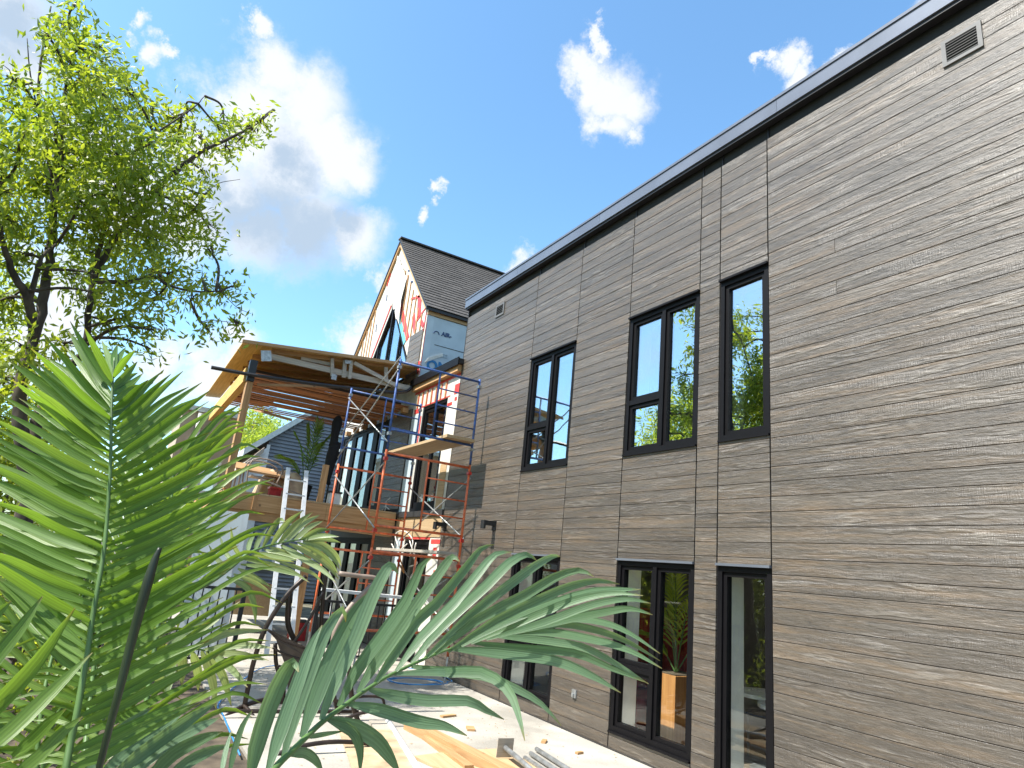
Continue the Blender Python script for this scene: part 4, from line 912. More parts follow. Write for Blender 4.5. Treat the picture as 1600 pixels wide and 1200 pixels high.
boxthing('paint_bucket', 'whitetrim', (-1.45, -1.22, 13.85, 14.05, DZ, DZ+.24), 'white bucket at the deck edge left of the scaffold', 'bucket', 'pot')
um = thing('garden_umbrella', (-1.35, 14.5, DZ), 'folded black garden umbrella standing on the deck', 'umbrella')
MB().tube(bez([P_y(530, 650, 14.5), P_y(526, 665, 14.5), P_y(522, 690, 14.5), P_y(524, 700, 14.5), P_y(517, 720, 14.5), P_y(512, 745, 14.5), P_y(514, 758, 14.5)], 4), [.04, .08, .10, .11, .11, .10, .09, .08, .09, .12, .14, .15, .15, .14, .14, .13, .12, .11, .10, .09, .08, .06, .05, .05, .03], 10).build('canopy', 'blackfabric', um, smooth=True)
MB().tube([P_y(513, 758, 14.5), P_y(506, 800, 14.5)], .02, 6).build('pole', 'blackmetal', um)
part('base', 'blackmetal', um, (-1.6, -1.15, 14.3, 14.7, DZ, DZ+.05))
# furniture indoors
def chair(x, y, lab):
    t = thing('dining_chair', (x, y, -.03), lab, 'chair', 'chairs seen through the ground floor windows')
    part('seat', 'pot', t, (x-.22, x+.22, y-.22, y+.22, .42, .46)); part('backrest', 'pot', t, (x+.2, x+.24, y-.22, y+.22, .5, .95))
    for a in (-.2, .2):
        for b in (-.2, .2): MB().tube([(x+a, y+b, -.03), (x+a, y+b, .42)], .014, 6).build('leg', 'galv', t)
chair(1.55, 4.45, 'dark dining chair behind the tall narrow lower window'); chair(1.9, 5.6, 'dark dining chair behind the right pane of the wide lower window')
def table(x, y, lab):
    t = thing('dining_table', (x, y, -.03), lab, 'table', 'tables indoors')
    MB().tube([(x, y, .70), (x, y, .735)], .42, 24).build('top', 'whitetop', t); MB().tube([(x, y, -.02), (x, y, .70)], .035, 8).build('stem', 'galv', t); MB().tube([(x, y, -.03), (x, y, -.01)], .25, 16).build('foot', 'galv', t)
table(1.45, 5.25, 'white round table behind the wide lower window'); table(1.0, 3.85+.7, 'white round table behind the narrow lower window')
so = thing('red_sofa', (1.0, 7.0, -.03), 'red upholstered high back seat behind the wide lower window', 'sofa')
part('seat', 'red', so, (.55, 1.5, 6.45, 7.3, -.03, .45)); part('backrest', 'red', so, (1.3, 1.55, 6.45, 7.3, .455, 1.45)); part('armrest', 'red', so, (.55, 1.28, 7.1, 7.3, .455, .75))

# ================================================================== PALMS
def leaflet(pts, w, parent, mat, roll=0.0, seg=9, fold=.16, name='leaflet'):
    B_ = bez(pts, max(2, int(math.ceil(seg/(len(pts)-1)))))
    n = len(B_); m = MB(); m.uv = []
    for i, p in enumerate(B_):
        t = i/(n-1); d = (B_[min(i+1, n-1)]-B_[max(i-1, 0)]).normalized()
        view = (Vector(C0)-p).normalized(); s = d.cross(view)
        if s.length < .15: s = d.cross(Vector((0, 0, 1)))
        s.normalize(); nn_ = s.cross(d).normalized()
        s = (Matrix.Rotation(roll, 3, d) @ s); nn_ = (Matrix.Rotation(roll, 3, d) @ nn_)
        ww = w*.5*(min(1, .28+t*3.2))*(1-max(0, (t-.45)/.55)**1.7)+.0006
        m.v += [tuple(p-s*ww), tuple(p-nn_*ww*fold*2), tuple(p+s*ww)]; m.uv += [(0, t), (.5, t), (1, t)]
    for i in range(n-1):
        a = i*3; m.f += [(a, a+1, a+4, a+3), (a+1, a+2, a+5, a+4)]
    return m.build(name, mat, parent, smooth=True)
def px_frond(parent, rach, depths, leaves, mat, rw=.008, conv=None, tipadd=.12, wscale=1.0):
    """rach: rachis points in photo pixels with depth; leaves: (points, width px)"""
    cv = conv or (lambda p: p)
    wscale = wscale*(cv((1, 0))[0]-cv((0, 0))[0])
    R3 = [P_d(*cv(p), d) for p, d in zip(rach, depths)]
    rr = bez(R3, 5); rs = [rw*(1-.7*i/len(rr)) for i in range(len(rr))]
    f = MB().tube(rr, rs, 7).build('frond', 'rachis', parent, smooth=True)
    R2 = [cv(p) for p in rach]
    for (pts, w) in leaves:
        q = [cv(p) for p in pts]
        # depth of the nearest place on the rachis
        best = 1e9; d0 = depths[0]
        for i in range(len(R2)-1):
            for k in range(9):
                t = k/8; x = R2[i][0]*(1-t)+R2[i+1][0]*t; y = R2[i][1]*(1-t)+R2[i+1][1]*t; e = (x-q[0][0])**2+(y-q[0][1])**2
                if e < best: best = e; d0 = depths[i]*(1-t)+depths[i+1]*t
        ta = tipadd*random.uniform(.3, 1.5)*random.choice((1, 1, -1))
        P3 = [P_d(*p, d0+ta*(i/(len(q)-1))) for i, p in enumerate(q)]
        leaflet(P3, w*d0/FPX*wscale, f, mat, roll=random.uniform(-.35, .35))
    return f
def palm(loc, label, crown):
    t = thing('potted_palm', loc, label, 'palm plant', 'palm plants in pots')
    x, y, z = loc
    MB().tube([(x, y, z+.02), (x, y, z+.30)], [.13, .17], 20).build('pot', 'pot', t, smooth=False)
    MB().tube([(x, y, z+.28), (x, y, crown)], [.035, .02], 8).build('stem', 'rachis', t, smooth=True)
    return t
r1 = lambda p: (340+p[0]*.3, 840+p[1]*.3)
PD = palm((-5.05, .75, 0), 'palm in front with one waxy blue green frond arching right across the patio', .75)
D_leaves = [
 ([(170, 1260), (200, 1100), (270, 880), (345, 710), (395, 650), (422, 700)], 110), ([(260, 1220), (330, 1000), (420, 750), (490, 560), (545, 455)], 95),
 ([(340, 1160), (400, 930), (500, 650), (570, 480), (650, 375), (668, 440)], 95), ([(440, 1040), (520, 800), (630, 550), (720, 380), (800, 275)], 125),
 ([(540, 950), (600, 780), (720, 520), (800, 320), (880, 165), (915, 150), (940, 190)], 100), ([(630, 880), (720, 700), (850, 520), (980, 330), (1060, 150), (1115, 105)], 90),
 ([(730, 810), (800, 690), (920, 520), (1050, 330), (1180, 150), (1225, 100), (1260, 125)], 85), ([(820, 760), (900, 640), (1040, 430), (1133, 350), (1300, 150), (1370, 60), (1440, 36)], 82),
 ([(930, 695), (1060, 520), (1233, 340), (1370, 170), (1450, 85), (1535, 75)], 78), ([(1010, 655), (1180, 450), (1400, 250), (1520, 130), (1610, 88), (1662, 120)], 80),
 ([(1080, 630), (1300, 420), (1500, 260), (1650, 150), (1740, 100), (1785, 98)], 75), ([(1130, 610), (1350, 430), (1600, 300), (1750, 210), (1880, 170), (1960, 203)], 75),
 ([(1200, 595), (1450, 430), (1700, 310), (1850, 250), (1980, 225), (2095, 243)], 70), ([(1260, 570), (1500, 440), (1750, 340), (1950, 280), (2100, 270), (2205, 270)], 62),
 ([(1320, 550), (1600, 430), (1850, 330), (2050, 290), (2215, 302)], 55), ([(1400, 530), (1700, 440), (1950, 350), (2130, 320), (2255, 342)], 55), ([(1480, 510), (1750, 440), (2000, 390), (2150, 370), (2265, 402)], 58),
 ([(1560, 480), (1800, 425), (2000, 440), (2150, 500), (2305, 605)], 48), ([(1520, 485), (1780, 450), (2000, 490), (2150, 550), (2305, 642)], 52), ([(1460, 495), (1700, 490), (1950, 530), (2150, 590), (2315, 682)], 58),
 ([(1420, 510), (1650, 530), (1900, 570), (2080, 660), (2245, 762)], 55), ([(1320, 545), (1550, 575), (1850, 600), (2050, 680), (2240, 757)], 60), ([(1220, 580), (1450, 600), (1750, 640), (1950, 720), (2100, 808)], 75),
 ([(1010, 670), (1200, 700), (1370, 700), (1500, 780), (1560, 900), (1600, 1058)], 75), ([(920, 710), (1150, 700), (1380, 720), (1560, 790), (1690, 870), (1790, 980)], 60),
 ([(790, 790), (900, 820), (1100, 850), (1300, 850), (1400, 900), (1492, 947)], 80), ([(680, 865), (850, 900), (1050, 960), (1180, 980), (1300, 1032)], 85),
 ([(570, 940), (720, 990), (830, 1060), (900, 1150), (950, 1230)], 105), ([(570, 945), (700, 1010), (740, 1100), (742, 1230)], 70), ([(460, 1040), (550, 1025), (655, 1008)], 30), ([(370, 1130), (450, 1120), (510, 1160), (550, 1230)], 62),
 ([(60, 1230), (90, 1100), (130, 980), (180, 900)], 35), ([(20, 1230), (40, 1120), (70, 1010)], 28)]
fD = px_frond(PD, [(160, 1400), (300, 1200), (420, 1080), (540, 965), (680, 860), (800, 775), (920, 705), (1130, 610), (1333, 540), (1553, 470), (1675, 455)], [.92, .98, 1.02, 1.06, 1.10, 1.14, 1.18, 1.26, 1.36, 1.48, 1.55], D_leaves, 'palm_d', .0048, r1, .07, .63)
MB().tube(bez([(-5.05, .75, .72), (-5.04, .78, 1.0), P_d(*r1((160, 1400)), .92)], 6), .010, 7).build('petiole', 'rachis', PD, smooth=True)

r4 = lambda p: (p[0]*.3, 520+p[1]*.3)
PA = palm((-5.28, 1.95, 0), 'palm at left with a tall upright green frond and a dark unopened spear', .75)
A_r = [(330, 2420), (345, 2267), (370, 2127), (400, 1987), (435, 1787), (460, 1647), (480, 1497), (510, 1327), (540, 1150), (555, 1000), (566, 850), (575, 700), (580, 500), (583, 350), (588, 230), (596, 130)]
A_leaves = []
def ip(y):      # x on rachis at y
    for (a, b) in zip(A_r[:-1], A_r[1:]):
        if b[1] <= y <= a[1]: t = (y-a[1])/(b[1]-a[1]); return a[0]+(b[0]-a[0])*t
    return A_r[-1][0]
lt = [(330, -225, -330), (360, -225, -375), (410, -345, -390), (450, -420, -370), (500, -455, -350), (560, -540, -420), (630, -515, -390), (690, -580, -370), (770, -620, -340), (840, -640, -330), (920, -680, -350), (990, -700, -330), (1080, -700, -360), (1160, -720, -300), (1250, -740, -330), (1330, -720, -300), (1420, -740, -330), (1510, -700, -420), (1600, -560, -440), (1700, -540, -500), (1790, -420, -420)]
rt = [(280, 130, -140), (320, 160, -120), (400, 190, -150), (440, 260, -230), (520, 375, -315), (590, 475, -325), (670, 520, -380), (750, 560, -370), (840, 655, -330), (930, 680, -330), (1020, 720, -330), (1110, 740, -340), (1190, 760, -330), (1290, 720, -330), (1380, 740, -380), (1480, 760, -370), (1560, 720, -370), (1640, 740, -420), (1740, 720, -360), (1850, 760, -340), (1960, 700, -380), (2050, 760, -380), (2180, 740, -330), (2280, 700, -340)]
for (y, dx, dy) in lt+rt:
    x0 = ip(y); n_ = random.uniform(-12, 12); k = 1 if dx > 0 else -1
    A_leaves.append(([(x0, y), (x0+dx*.33, y+dy*.33+14), (x0+dx*.68, y+dy*.70+8+n_), (x0+dx, y+dy+n_)], 46+min(1, y/900)*16))
A2 = []
for lst in (lt, rt):
    for (p, q) in zip(lst[:-1], lst[1:]): A2.append(tuple((i+j)/2 for i, j in zip(p, q)))
for (y, dx, dy) in A2:
    x0 = ip(y); f_ = random.uniform(.86, 1.0)
    A_leaves.append(([(x0, y), (x0+dx*.33, y+dy*.33+10), (x0+dx*.66*f_, y+dy*.70*f_+14), (x0+dx*f_, y+dy*f_+random.uniform(0, 40))], 44+min(1, y/900)*10))
A_leaves += [([(592, 190), (596, 120), (612, 60)], 40), ([(588, 230), (565, 130), (530, 40)], 44), ([(590, 235), (645, 150), (705, 90)], 44), ([(586, 260), (510, 110), (440, -25)], 46), ([(588, 210), (620, 130), (655, 75)], 38), ([(585, 290), (470, 120), (365, -60)], 46)]
fA = px_frond(PA, A_r, [1.75, 1.75, 1.76, 1.76, 1.77, 1.78, 1.79, 1.80, 1.82, 1.84, 1.86, 1.88, 1.92, 1.96, 2.0, 2.03], A_leaves, 'palm_a', .008, r4, .16, .62)
sp = bez([P_d(110, 1480, 1.68), P_d(132, 1300, 1.64), P_d(165, 1160, 1.60), P_d(186, 1080, 1.58), P_d(206, 1000, 1.57), P_d(225, 930, 1.56), P_d(240, 880, 1.56), P_d(250, 856, 1.56)], 5)
MB().tube(sp, [(.0045+.0055*min(1, i/26))*(1 if i < len(sp)-8 else .35+.65*(len(sp)-i)/9) for i in range(len(sp))], 7).build('spear_leaf', 'spear', PA, smooth=True)
MB().tube(bez([(-5.28, 1.95, .72), (-5.27, 1.93, .95), P_d(*r4(A_r[0]), 1.75)], 6), .012, 7).build('petiole', 'rachis', PA, smooth=True)
# generic fronds for the layers behind
def gen_frond(parent, rach, depths, n, L0, ang, mat, w=14, t0=.12, up=.15, sides=(1, -1), shape=.6):
    R3 = bez([P_d(*p, d) for p, d in zip(rach, depths)], 8); nR = len(R3)
    f = MB().tube(R3, [.009*(1-.7*i/nR) for i in range(nR)], 6).build('frond', 'rachis', parent, smooth=True)
    for i in range(n):
        t = t0+(1-t0)*i/(n-1); k = min(nR-2, int(t*(nR-1))); p = R3[k]; d = (R3[k+1]-R3[k]).normalized(); view = (Vector(C0)-p).normalized(); s = d.cross(view).normalized()
        for sg in sides:
            a = math.radians(ang*(1-.55*t)+random.uniform(-5, 5)); L_ = L0*(math.sin(math.pi*min(1, .25+.72*(1-t)+.0))**shape*.8+.2*(1-t)+.12)
            dr = (d*math.cos(a)+s*sg*math.sin(a)+view*random.uniform(-.15, .3)).normalized()
            q = [p+dr*L_*u for u in (0, .35, .7, 1)]; q[1].z += .01*L_; q[2].z -= .04*L_; q[3].z -= (.16+up*random.random())*L_
            leaflet(q, w*p_len(p)/FPX, f, mat, roll=random.uniform(-.5, .5), seg=7)
    return f
def p_len(p): return (p-Vector(C0)).length
gen_frond(PA, [(190, 1330), (225, 1120), (255, 920), (268, 780), (272, 720)], [2.2, 2.3, 2.4, 2.5, 2.55], 34, .46, 66, 'palm_y', 6.5)
gen_frond(PA, [(120, 1330), (140, 1100), (160, 960), (190, 860), (220, 800)], [2.4, 2.6, 2.7, 2.8, 2.9], 30, .42, 60, 'palm_y', 7)
r3 = lambda p: (p[0]*.3, 840+p[1]*.3)
B_leaves = [([(-120, 760), (0, 600), (120, 450), (222, 305)], 52), ([(-150, 1000), (0, 860), (200, 640), (392, 365)], 60), ([(-140, 1160), (60, 1000), (280, 790), (482, 598)], 58), ([(60, 1140), (160, 1060), (260, 960), (345, 890)], 46), ([(20, 1280), (200, 1140), (330, 1010), (430, 930)], 46), ([(-100, 500), (-40, 420), (60, 330)], 45)]
px_frond(PA, [(-260, 1500), (-180, 1200), (-120, 900), (-100, 600), (-90, 400)], [1.45, 1.45, 1.47, 1.5, 1.52], B_leaves, 'palm_a', .010, r3, .05)
H_leaves = [([(560, 1260), (800, 1080), (1000, 940), (1130, 860)], 58), ([(640, 1280), (850, 1090), (1030, 990), (1150, 935)], 50), ([(740, 1290), (900, 1130), (1050, 1050), (1160, 1010)], 52), ([(830, 1300), (980, 1170), (1100, 1110), (1185, 1080)], 46), ([(440, 1240), (560, 1080), (680, 960), (800, 880)], 48), ([(500, 1260), (700, 1080), (880, 960), (1010, 830)], 50)]
px_frond(PA, [(260, 1600), (440, 1400), (560, 1290), (830, 1300)], [1.95, 1.97, 2.0, 2.05], H_leaves, 'palm_d', .010, r3, .1)

r5 = lambda p: (300+p[0]*.21667, 780+p[1]*.21667)
PE = palm((-5.2, 3.1, 0), 'palm further back with a pale feathery frond reaching over the patio', .8)
E_leaves = [([(400, 385), (420, 300), (465, 235)], 26), ([(450, 372), (490, 280), (548, 200)], 26), ([(510, 350), (570, 230), (630, 148), (672, 165)], 30), ([(570, 335), (680, 180), (800, 82)], 34), ([(620, 325), (740, 190), (872, 92)], 34), ([(680, 308), (800, 180), (925, 112)], 32), ([(730, 302), (850, 200), (948, 155)], 30), ([(780, 292), (900, 228), (1002, 218)], 30), ([(800, 292), (930, 262), (1062, 270)], 28), ([(815, 296), (960, 288), (1072, 312)], 28),
 ([(815, 300), (950, 328), (1045, 410), (1075, 485)], 30), ([(800, 305), (930, 350), (1025, 430), (1062, 505)], 30), ([(760, 310), (900, 380), (1000, 460), (1055, 545)], 32), ([(700, 320), (850, 390), (980, 480), (1058, 578)], 34), ([(640, 330), (780, 415), (940, 510), (1040, 602)], 34), ([(560, 345), (700, 395), (865, 450)], 26), ([(520, 362), (650, 400), (775, 432)], 24), ([(470, 385), (620, 415), (765, 440)], 24), ([(430, 400), (600, 425), (740, 455)], 24),
 ([(380, 435), (560, 468), (720, 520), (850, 602)], 26), ([(350, 470), (520, 488), (700, 530), (800, 560)], 24), ([(330, 500), (450, 560), (580, 640)], 26), ([(300, 540), (450, 600), (582, 685)], 26), ([(600, 440), (780, 500), (880, 540), (948, 615)], 22), ([(360, 430), (300, 330), (280, 200)], 22), ([(310, 470), (240, 380), (200, 260)], 22), ([(260, 505), (180, 430), (120, 330)], 24), ([(200, 550), (120, 480), (40, 380)], 24), ([(250, 560), (400, 640), (450, 780), (458, 900)], 34)]
px_frond(PE, [(-60, 700), (150, 590), (300, 480), (400, 395), (520, 345), (640, 315), (750, 295), (820, 292)], [2.85, 2.85, 2.87, 2.9, 2.94, 2.98, 3.02, 3.05], E_leaves, 'palm_pale', .008, r5, .12, 1.15)
MB().tube(bez([(-5.2, 3.1, .78), (-5.2, 3.08, 1.1), P_d(*r5((-60, 700)), 2.85)], 6), .010, 7).build('petiole', 'rachis', PE, smooth=True)
F_leaves = [([(700, 720), (640, 820), (560, 900)], 30), ([(780, 665), (740, 800), (650, 930)], 30), ([(850, 625), (830, 740), (800, 850)], 36), ([(900, 600), (885, 720), (862, 850)], 38), ([(950, 588), (950, 680), (945, 770)], 36), ([(1000, 590), (1030, 700), (1032, 800)], 36), ([(1050, 590), (1105, 740), (1125, 895)], 36), ([(1075, 592), (1160, 720), (1205, 880)], 34), ([(1085, 595), (1200, 680), (1290, 780)], 30),
 ([(820, 640), (960, 500), (1150, 400)], 34), ([(900, 600), (1050, 480), (1250, 330)], 36), ([(1000, 585), (1180, 500), (1400, 480)], 32), ([(1060, 585), (1250, 560), (1420, 575)], 30), ([(1080, 595), (1250, 610), (1400, 640)], 30), ([(750, 690), (900, 740), (1000, 650)], 30), ([(680, 740), (560, 700), (480, 620)], 34), ([(800, 650), (700, 600), (640, 500)], 34)]
px_frond(PE, [(420, 1200), (560, 900), (700, 720), (850, 622), (1000, 582), (1085, 592)], [2.5, 2.5, 2.52, 2.55, 2.6, 2.65], F_leaves, 'palm_pale', .008, r3, .12, 1.0)
gen_frond(PE, [(60, 1330), (60, 1150), (90, 1000), (150, 900)], [2.6, 2.6, 2.7, 2.75], 26, .5, 60, 'palm_y', 8)
# palm on the deck
DP = thing('potted_palm', (-1.75, 15.0, DZ), 'dark green potted palm standing on the timber deck', 'palm plant', 'palm plants in pots')
MB().tube([(-1.75, 15, DZ), (-1.75, 15, DZ+.42)], [.13, .19], 16).build('pot', 'pot', DP)
def free_frond(parent, base, tip, n, L0, w, mat, sag=.25, leafname='leaflet'):
    b = Vector(base); t = Vector(tip); mid = b.lerp(t, .5)+Vector((0, 0, (t-b).length*.18))
    R3 = bez([b, mid, t], 8); f = MB().tube(R3, [.010*(1-.6*i/len(R3)) for i in range(len(R3))], 5).build('frond', 'rachis', parent, smooth=True)
    nR = len(R3); lm = []
    for i in range(n):
        q = .25+.75*i/(n-1); k = min(nR-2, int(q*(nR-1))); p = R3[k]; d = (R3[k+1]-R3[k]).normalized(); s = d.cross(Vector((0, 0, 1)))
        if s.length < .1: s = Vector((1, 0, 0))
        s.normalize()
        for sg in (1, -1):
            a = math.radians(50*(1-.4*q)); L_ = L0*(math.sin(math.pi*(.2+.7*(1-q)))*.9+.1); dr = d*math.cos(a)+s*sg*math.sin(a)
            pp = [p+dr*L_*u for u in (0, .5, 1)]; pp[2].z -= sag*L_; leaflet(pp, w, f, mat, roll=random.uniform(-.4, .4), seg=4, name=leafname)
for (dx, dy, dz) in ((-.15, 0, 1.75), (.12, .05, 1.8), (-.35, .1, 1.5), (.35, -.1, 1.6), (.05, -.1, 1.9), (-.6, -.1, .95), (.2, .2, 1.4)): free_frond(DP, (-1.75, 15, DZ+.4), (-1.75+dx, 15+dy, DZ+dz), 15, .34, .022, 'palm_a')
IP = thing('indoor_planter_palm', (.85, 6.08, -.03), 'bright palm in a tall orange wooden planter behind the wide lower window', 'palm plant')
part('planter', 'planterwood', IP, (.58, 1.05, 5.86, 6.30, -.028, .80)); part('soil', 'soil', IP, (.61, 1.02, 5.89, 6.27, .801, .81))
for (dx, dy, dz) in ((0, .1, 1.75), (-.1, -.35, 1.65), (.1, .3, 1.5), (-.15, -.1, 1.9), (.2, -.5, 1.35), (-.2, .35, 1.2)): free_frond(IP, (.8, 6.08, .8), (.8+dx, 6.08+dy, dz), 12, .3, .02, 'leaf_bright')

# ================================================================== TREES
def leaf_mesh(name, centers, mat, parent, per=7, size=.10, wid=.34, droop=.6, spread=.12, kind=None, seed=1):
    r = np.random.default_rng(seed); C_ = np.array(centers); n = len(C_)
    base = np.repeat(C_, per, 0)+r.normal(0, spread, (n*per, 3))
    out = r.normal(0, 1, (n, 3)); out[:, 2] *= .4; out /= np.linalg.norm(out, axis=1)[:, None]
    d = np.repeat(out, per, 0)*.7+r.normal(0, .6, (n*per, 3)); d[:, 2] -= droop; d /= np.linalg.norm(d, axis=1)[:, None]
    L_ = size*r.uniform(.65, 1.25, n*per)[:, None]
    s = np.cross(d, r.normal(0, 1, (n*per, 3))); s /= np.linalg.norm(s, axis=1)[:, None]+1e-6; nn_ = np.cross(d, s)
    v = np.stack([base, base+d*L_*.45+s*L_*wid*.5, base+d*L_-nn_*L_*.12, base+d*L_*.45-s*L_*wid*.5], 1)
    v = np.concatenate([v, (base+d*L_*.5+nn_*L_*.07)[:, None]], 1).reshape(-1, 3)
    k = np.arange(n*per)*5
    f = np.stack([k, k+1, k+4, k+4, k+1, k+2, k, k+4, k+3, k+3, k+4, k+2], 1).reshape(-1, 3)
    c = v.mean(0); me = bpy.data.meshes.new(name); me.vertices.add(len(v)); me.vertices.foreach_set('co', (v-c).ravel())
    me.loops.add(f.size); me.loops.foreach_set('vertex_index', f.ravel().astype(np.int32)); me.polygons.add(len(f)); me.polygons.foreach_set('loop_start', np.arange(0, f.size, 3, dtype=np.int32)); me.polygons.foreach_set('loop_total', np.full(len(f), 3, dtype=np.int32))
    me.update(calc_edges=True); me.materials.append(M[mat]); o = bpy.data.objects.new(name, me); COL.objects.link(o); WL[o.name] = Vector(c); o.location = Vector(c)-WL[parent.name]; o.parent = parent
    if kind: o['kind'] = kind
    return o
def make_tree(base, label, limbs, blobs, mat, density=1.0, size=.10, per=7, seed=1, group=None, twigs=True, name='tree', cat='tree', spread=.12, droop=.6):
    """limbs: list of (points, r0, r1); blobs: (centre, radius)"""
    t = thing(name, base, label, cat, group); r = random.Random(seed); nodes = []
    tm = MB()
    for pts, a, b in limbs:
        q = bez(pts, 6); n = len(q); tm.tube([p+Vector((r.uniform(-1, 1), r.uniform(-1, 1), 0))*a*.18 for p in q], [a+(b-a)*i/(n-1) for i in range(n)], 9, caps=True); nodes += q[n//3:]
    bm_ = tm; cent = []
    for (c, rad) in blobs:
        c = Vector(c); nr = min(nodes, key=lambda p: (p-c).length+.6*max(0, p.z-c.z)); L_ = (c-nr).length
        md = nr.lerp(c, .5)+Vector((r.uniform(-.1, .1), r.uniform(-.1, .1), .08*L_)); q = bez([nr, md, c], 5)
        bm_.tube(q, [.012+.012*L_*(1-i/len(q)) for i in range(len(q))], 5)
        n = max(8, int(density*70*rad*rad*(1+rad)))
        nt_ = 5 if twigs else 0
        tips = []
        for k in range(nt_):
            u = Vector((r.gauss(0, 1), r.gauss(0, 1), r.gauss(0, .8))).normalized()*rad*r.uniform(.6, 1.05); tips.append(c+u)
            bm_.tube([q[-3], q[-3].lerp(c+u, .5)+Vector((0, 0, .04)), c+u], [.010, .007, .003], 4, caps=False)
        for k in range(n):
            u = Vector((r.gauss(0, 1), r.gauss(0, 1), r.gauss(0, 1))).normalized()*rad*(r.random()**.45)
            u.z *= .85; cent.append(c+u)
    bm_.build('trunk', 'bark', t, smooth=True)
    leaf_mesh('crown', cent, mat, t, per, size, .34, droop, spread, seed=seed)
    return t
# the big tree at left
dT = 9.6
def bl(u, v, rp, dd=0): p = P_h(u, v, dT+dd); return (p, .88*rp*(p-Vector(C0)).length/FPX)
rT = random.Random(3)
blobs = [bl(*b, dd=rT.uniform(-1.0, 1.1)) for b in [(112, 12, 15), (108, 40, 22), (125, 72, 28), (88, 80, 22), (165, 80, 20), (75, 55, 12), (140, 110, 30), (178, 112, 22), (110, 130, 26), (195, 135, 22), (150, 150, 34), (10, 118, 20), (12, 142, 14),
 (20, 175, 30), (60, 165, 26), (90, 190, 38), (140, 195, 38), (190, 185, 34), (232, 172, 22), (262, 185, 22), (292, 178, 18), (30, 225, 38), (80, 245, 40), (135, 245, 42), (185, 240, 38), (235, 225, 34), (275, 222, 28), (310, 215, 20), (345, 205, 18), (370, 222, 14), (352, 235, 16), (396, 205, 12), (412, 188, 12), (350, 188, 9), (385, 195, 8),
 (30, 290, 36), (75, 300, 36), (125, 300, 40), (180, 290, 42), (230, 280, 38), (272, 275, 28), (300, 300, 22), (320, 270, 9), (20, 345, 28), (90, 350, 34), (150, 350, 38), (210, 340, 40), (260, 330, 34), (300, 335, 24), (330, 362, 18), (240, 375, 34), (290, 375, 26), (190, 390, 34), (135, 400, 28), (325, 388, 13),
 (230, 420, 28), (270, 430, 26), (310, 440, 20), (345, 455, 18), (368, 448, 10), (200, 450, 26), (165, 460, 28), (130, 470, 24), (240, 470, 22), (205, 500, 24), (240, 515, 16), (170, 510, 22), (235, 545, 12), (300, 468, 14), (100, 430, 20), (40, 400, 18), (5, 300, 20), (327, 517, 8), (371, 509, 6), (15, 470, 26), (150, 430, 22), (10, 400, 30), (30, 540, 30), (5, 600, 34), (60, 590, 26), (100, 540, 24), (150, 560, 20), (10, 350, 30), (-20, 480, 30), (-20, 250, 40), (-30, 340, 40)]]
b0 = P_z(45, 1060, 0); b0 = Vector((-6.15, 9.3, 0))
def ph(u, v, dd=0): return P_h(u, v, dT+dd)
limbs = [([b0, ph(42, 800), ph(35, 700), ph(30, 607), ph(53, 533), ph(72, 440, .1), ph(85, 340, .2), ph(95, 240, .2), ph(105, 140, .1), ph(112, 60)], .105, .015),
 ([b0+Vector((.15, .1, 0)), ph(45, 760, .1), ph(60, 650, .2), ph(90, 605, .3), ph(112, 570, .4), ph(133, 540, .4), ph(143, 440, .3), ph(165, 350, .2), ph(195, 260), ph(240, 210)], .08, .015),
 ([ph(53, 533), ph(45, 470, -.2), ph(22, 430, -.3), ph(5, 380, -.4), ph(-10, 300, -.4)], .06, .02), ([ph(45, 470, -.2), ph(60, 420, -.3), ph(66, 400, -.3), ph(90, 380, -.2)], .035, .015),
 ([ph(143, 440, .3), ph(180, 370, .5), ph(230, 320, .4), ph(270, 270, .2), ph(320, 235), ph(360, 215, -.1), ph(400, 195, -.1), ph(428, 172, -.1)], .05, .01),
 ([ph(143, 440, .3), ph(205, 440, .2), ph(240, 432), ph(262, 445), ph(300, 455), ph(345, 455)], .035, .01), ([ph(85, 340, .2), ph(75, 240, .3), ph(60, 160, .3), ph(68, 70, .3), ph(80, 10, .3)], .03, .008),
 ([ph(75, 240, .3), ph(50, 130, .3), ph(42, 60, .3)], .015, .005), ([ph(240, 210), ph(300, 170), ph(320, 150, .1)], .015, .005), ([ph(300, 455), ph(310, 500, .1), ph(330, 500, .1), ph(372, 505, .1)], .008, .004), ([ph(345, 455), ph(370, 480), ph(392, 490)], .006, .003), ([ph(300, 330), ph(335, 290), ph(375, 280)], .008, .003)]
make_tree(b0, 'tall leaning tree with two dark trunks and yellow green drooping leaves at left', limbs, blobs, 'leaf_tree', density=4.3, size=.125, per=8, seed=4)
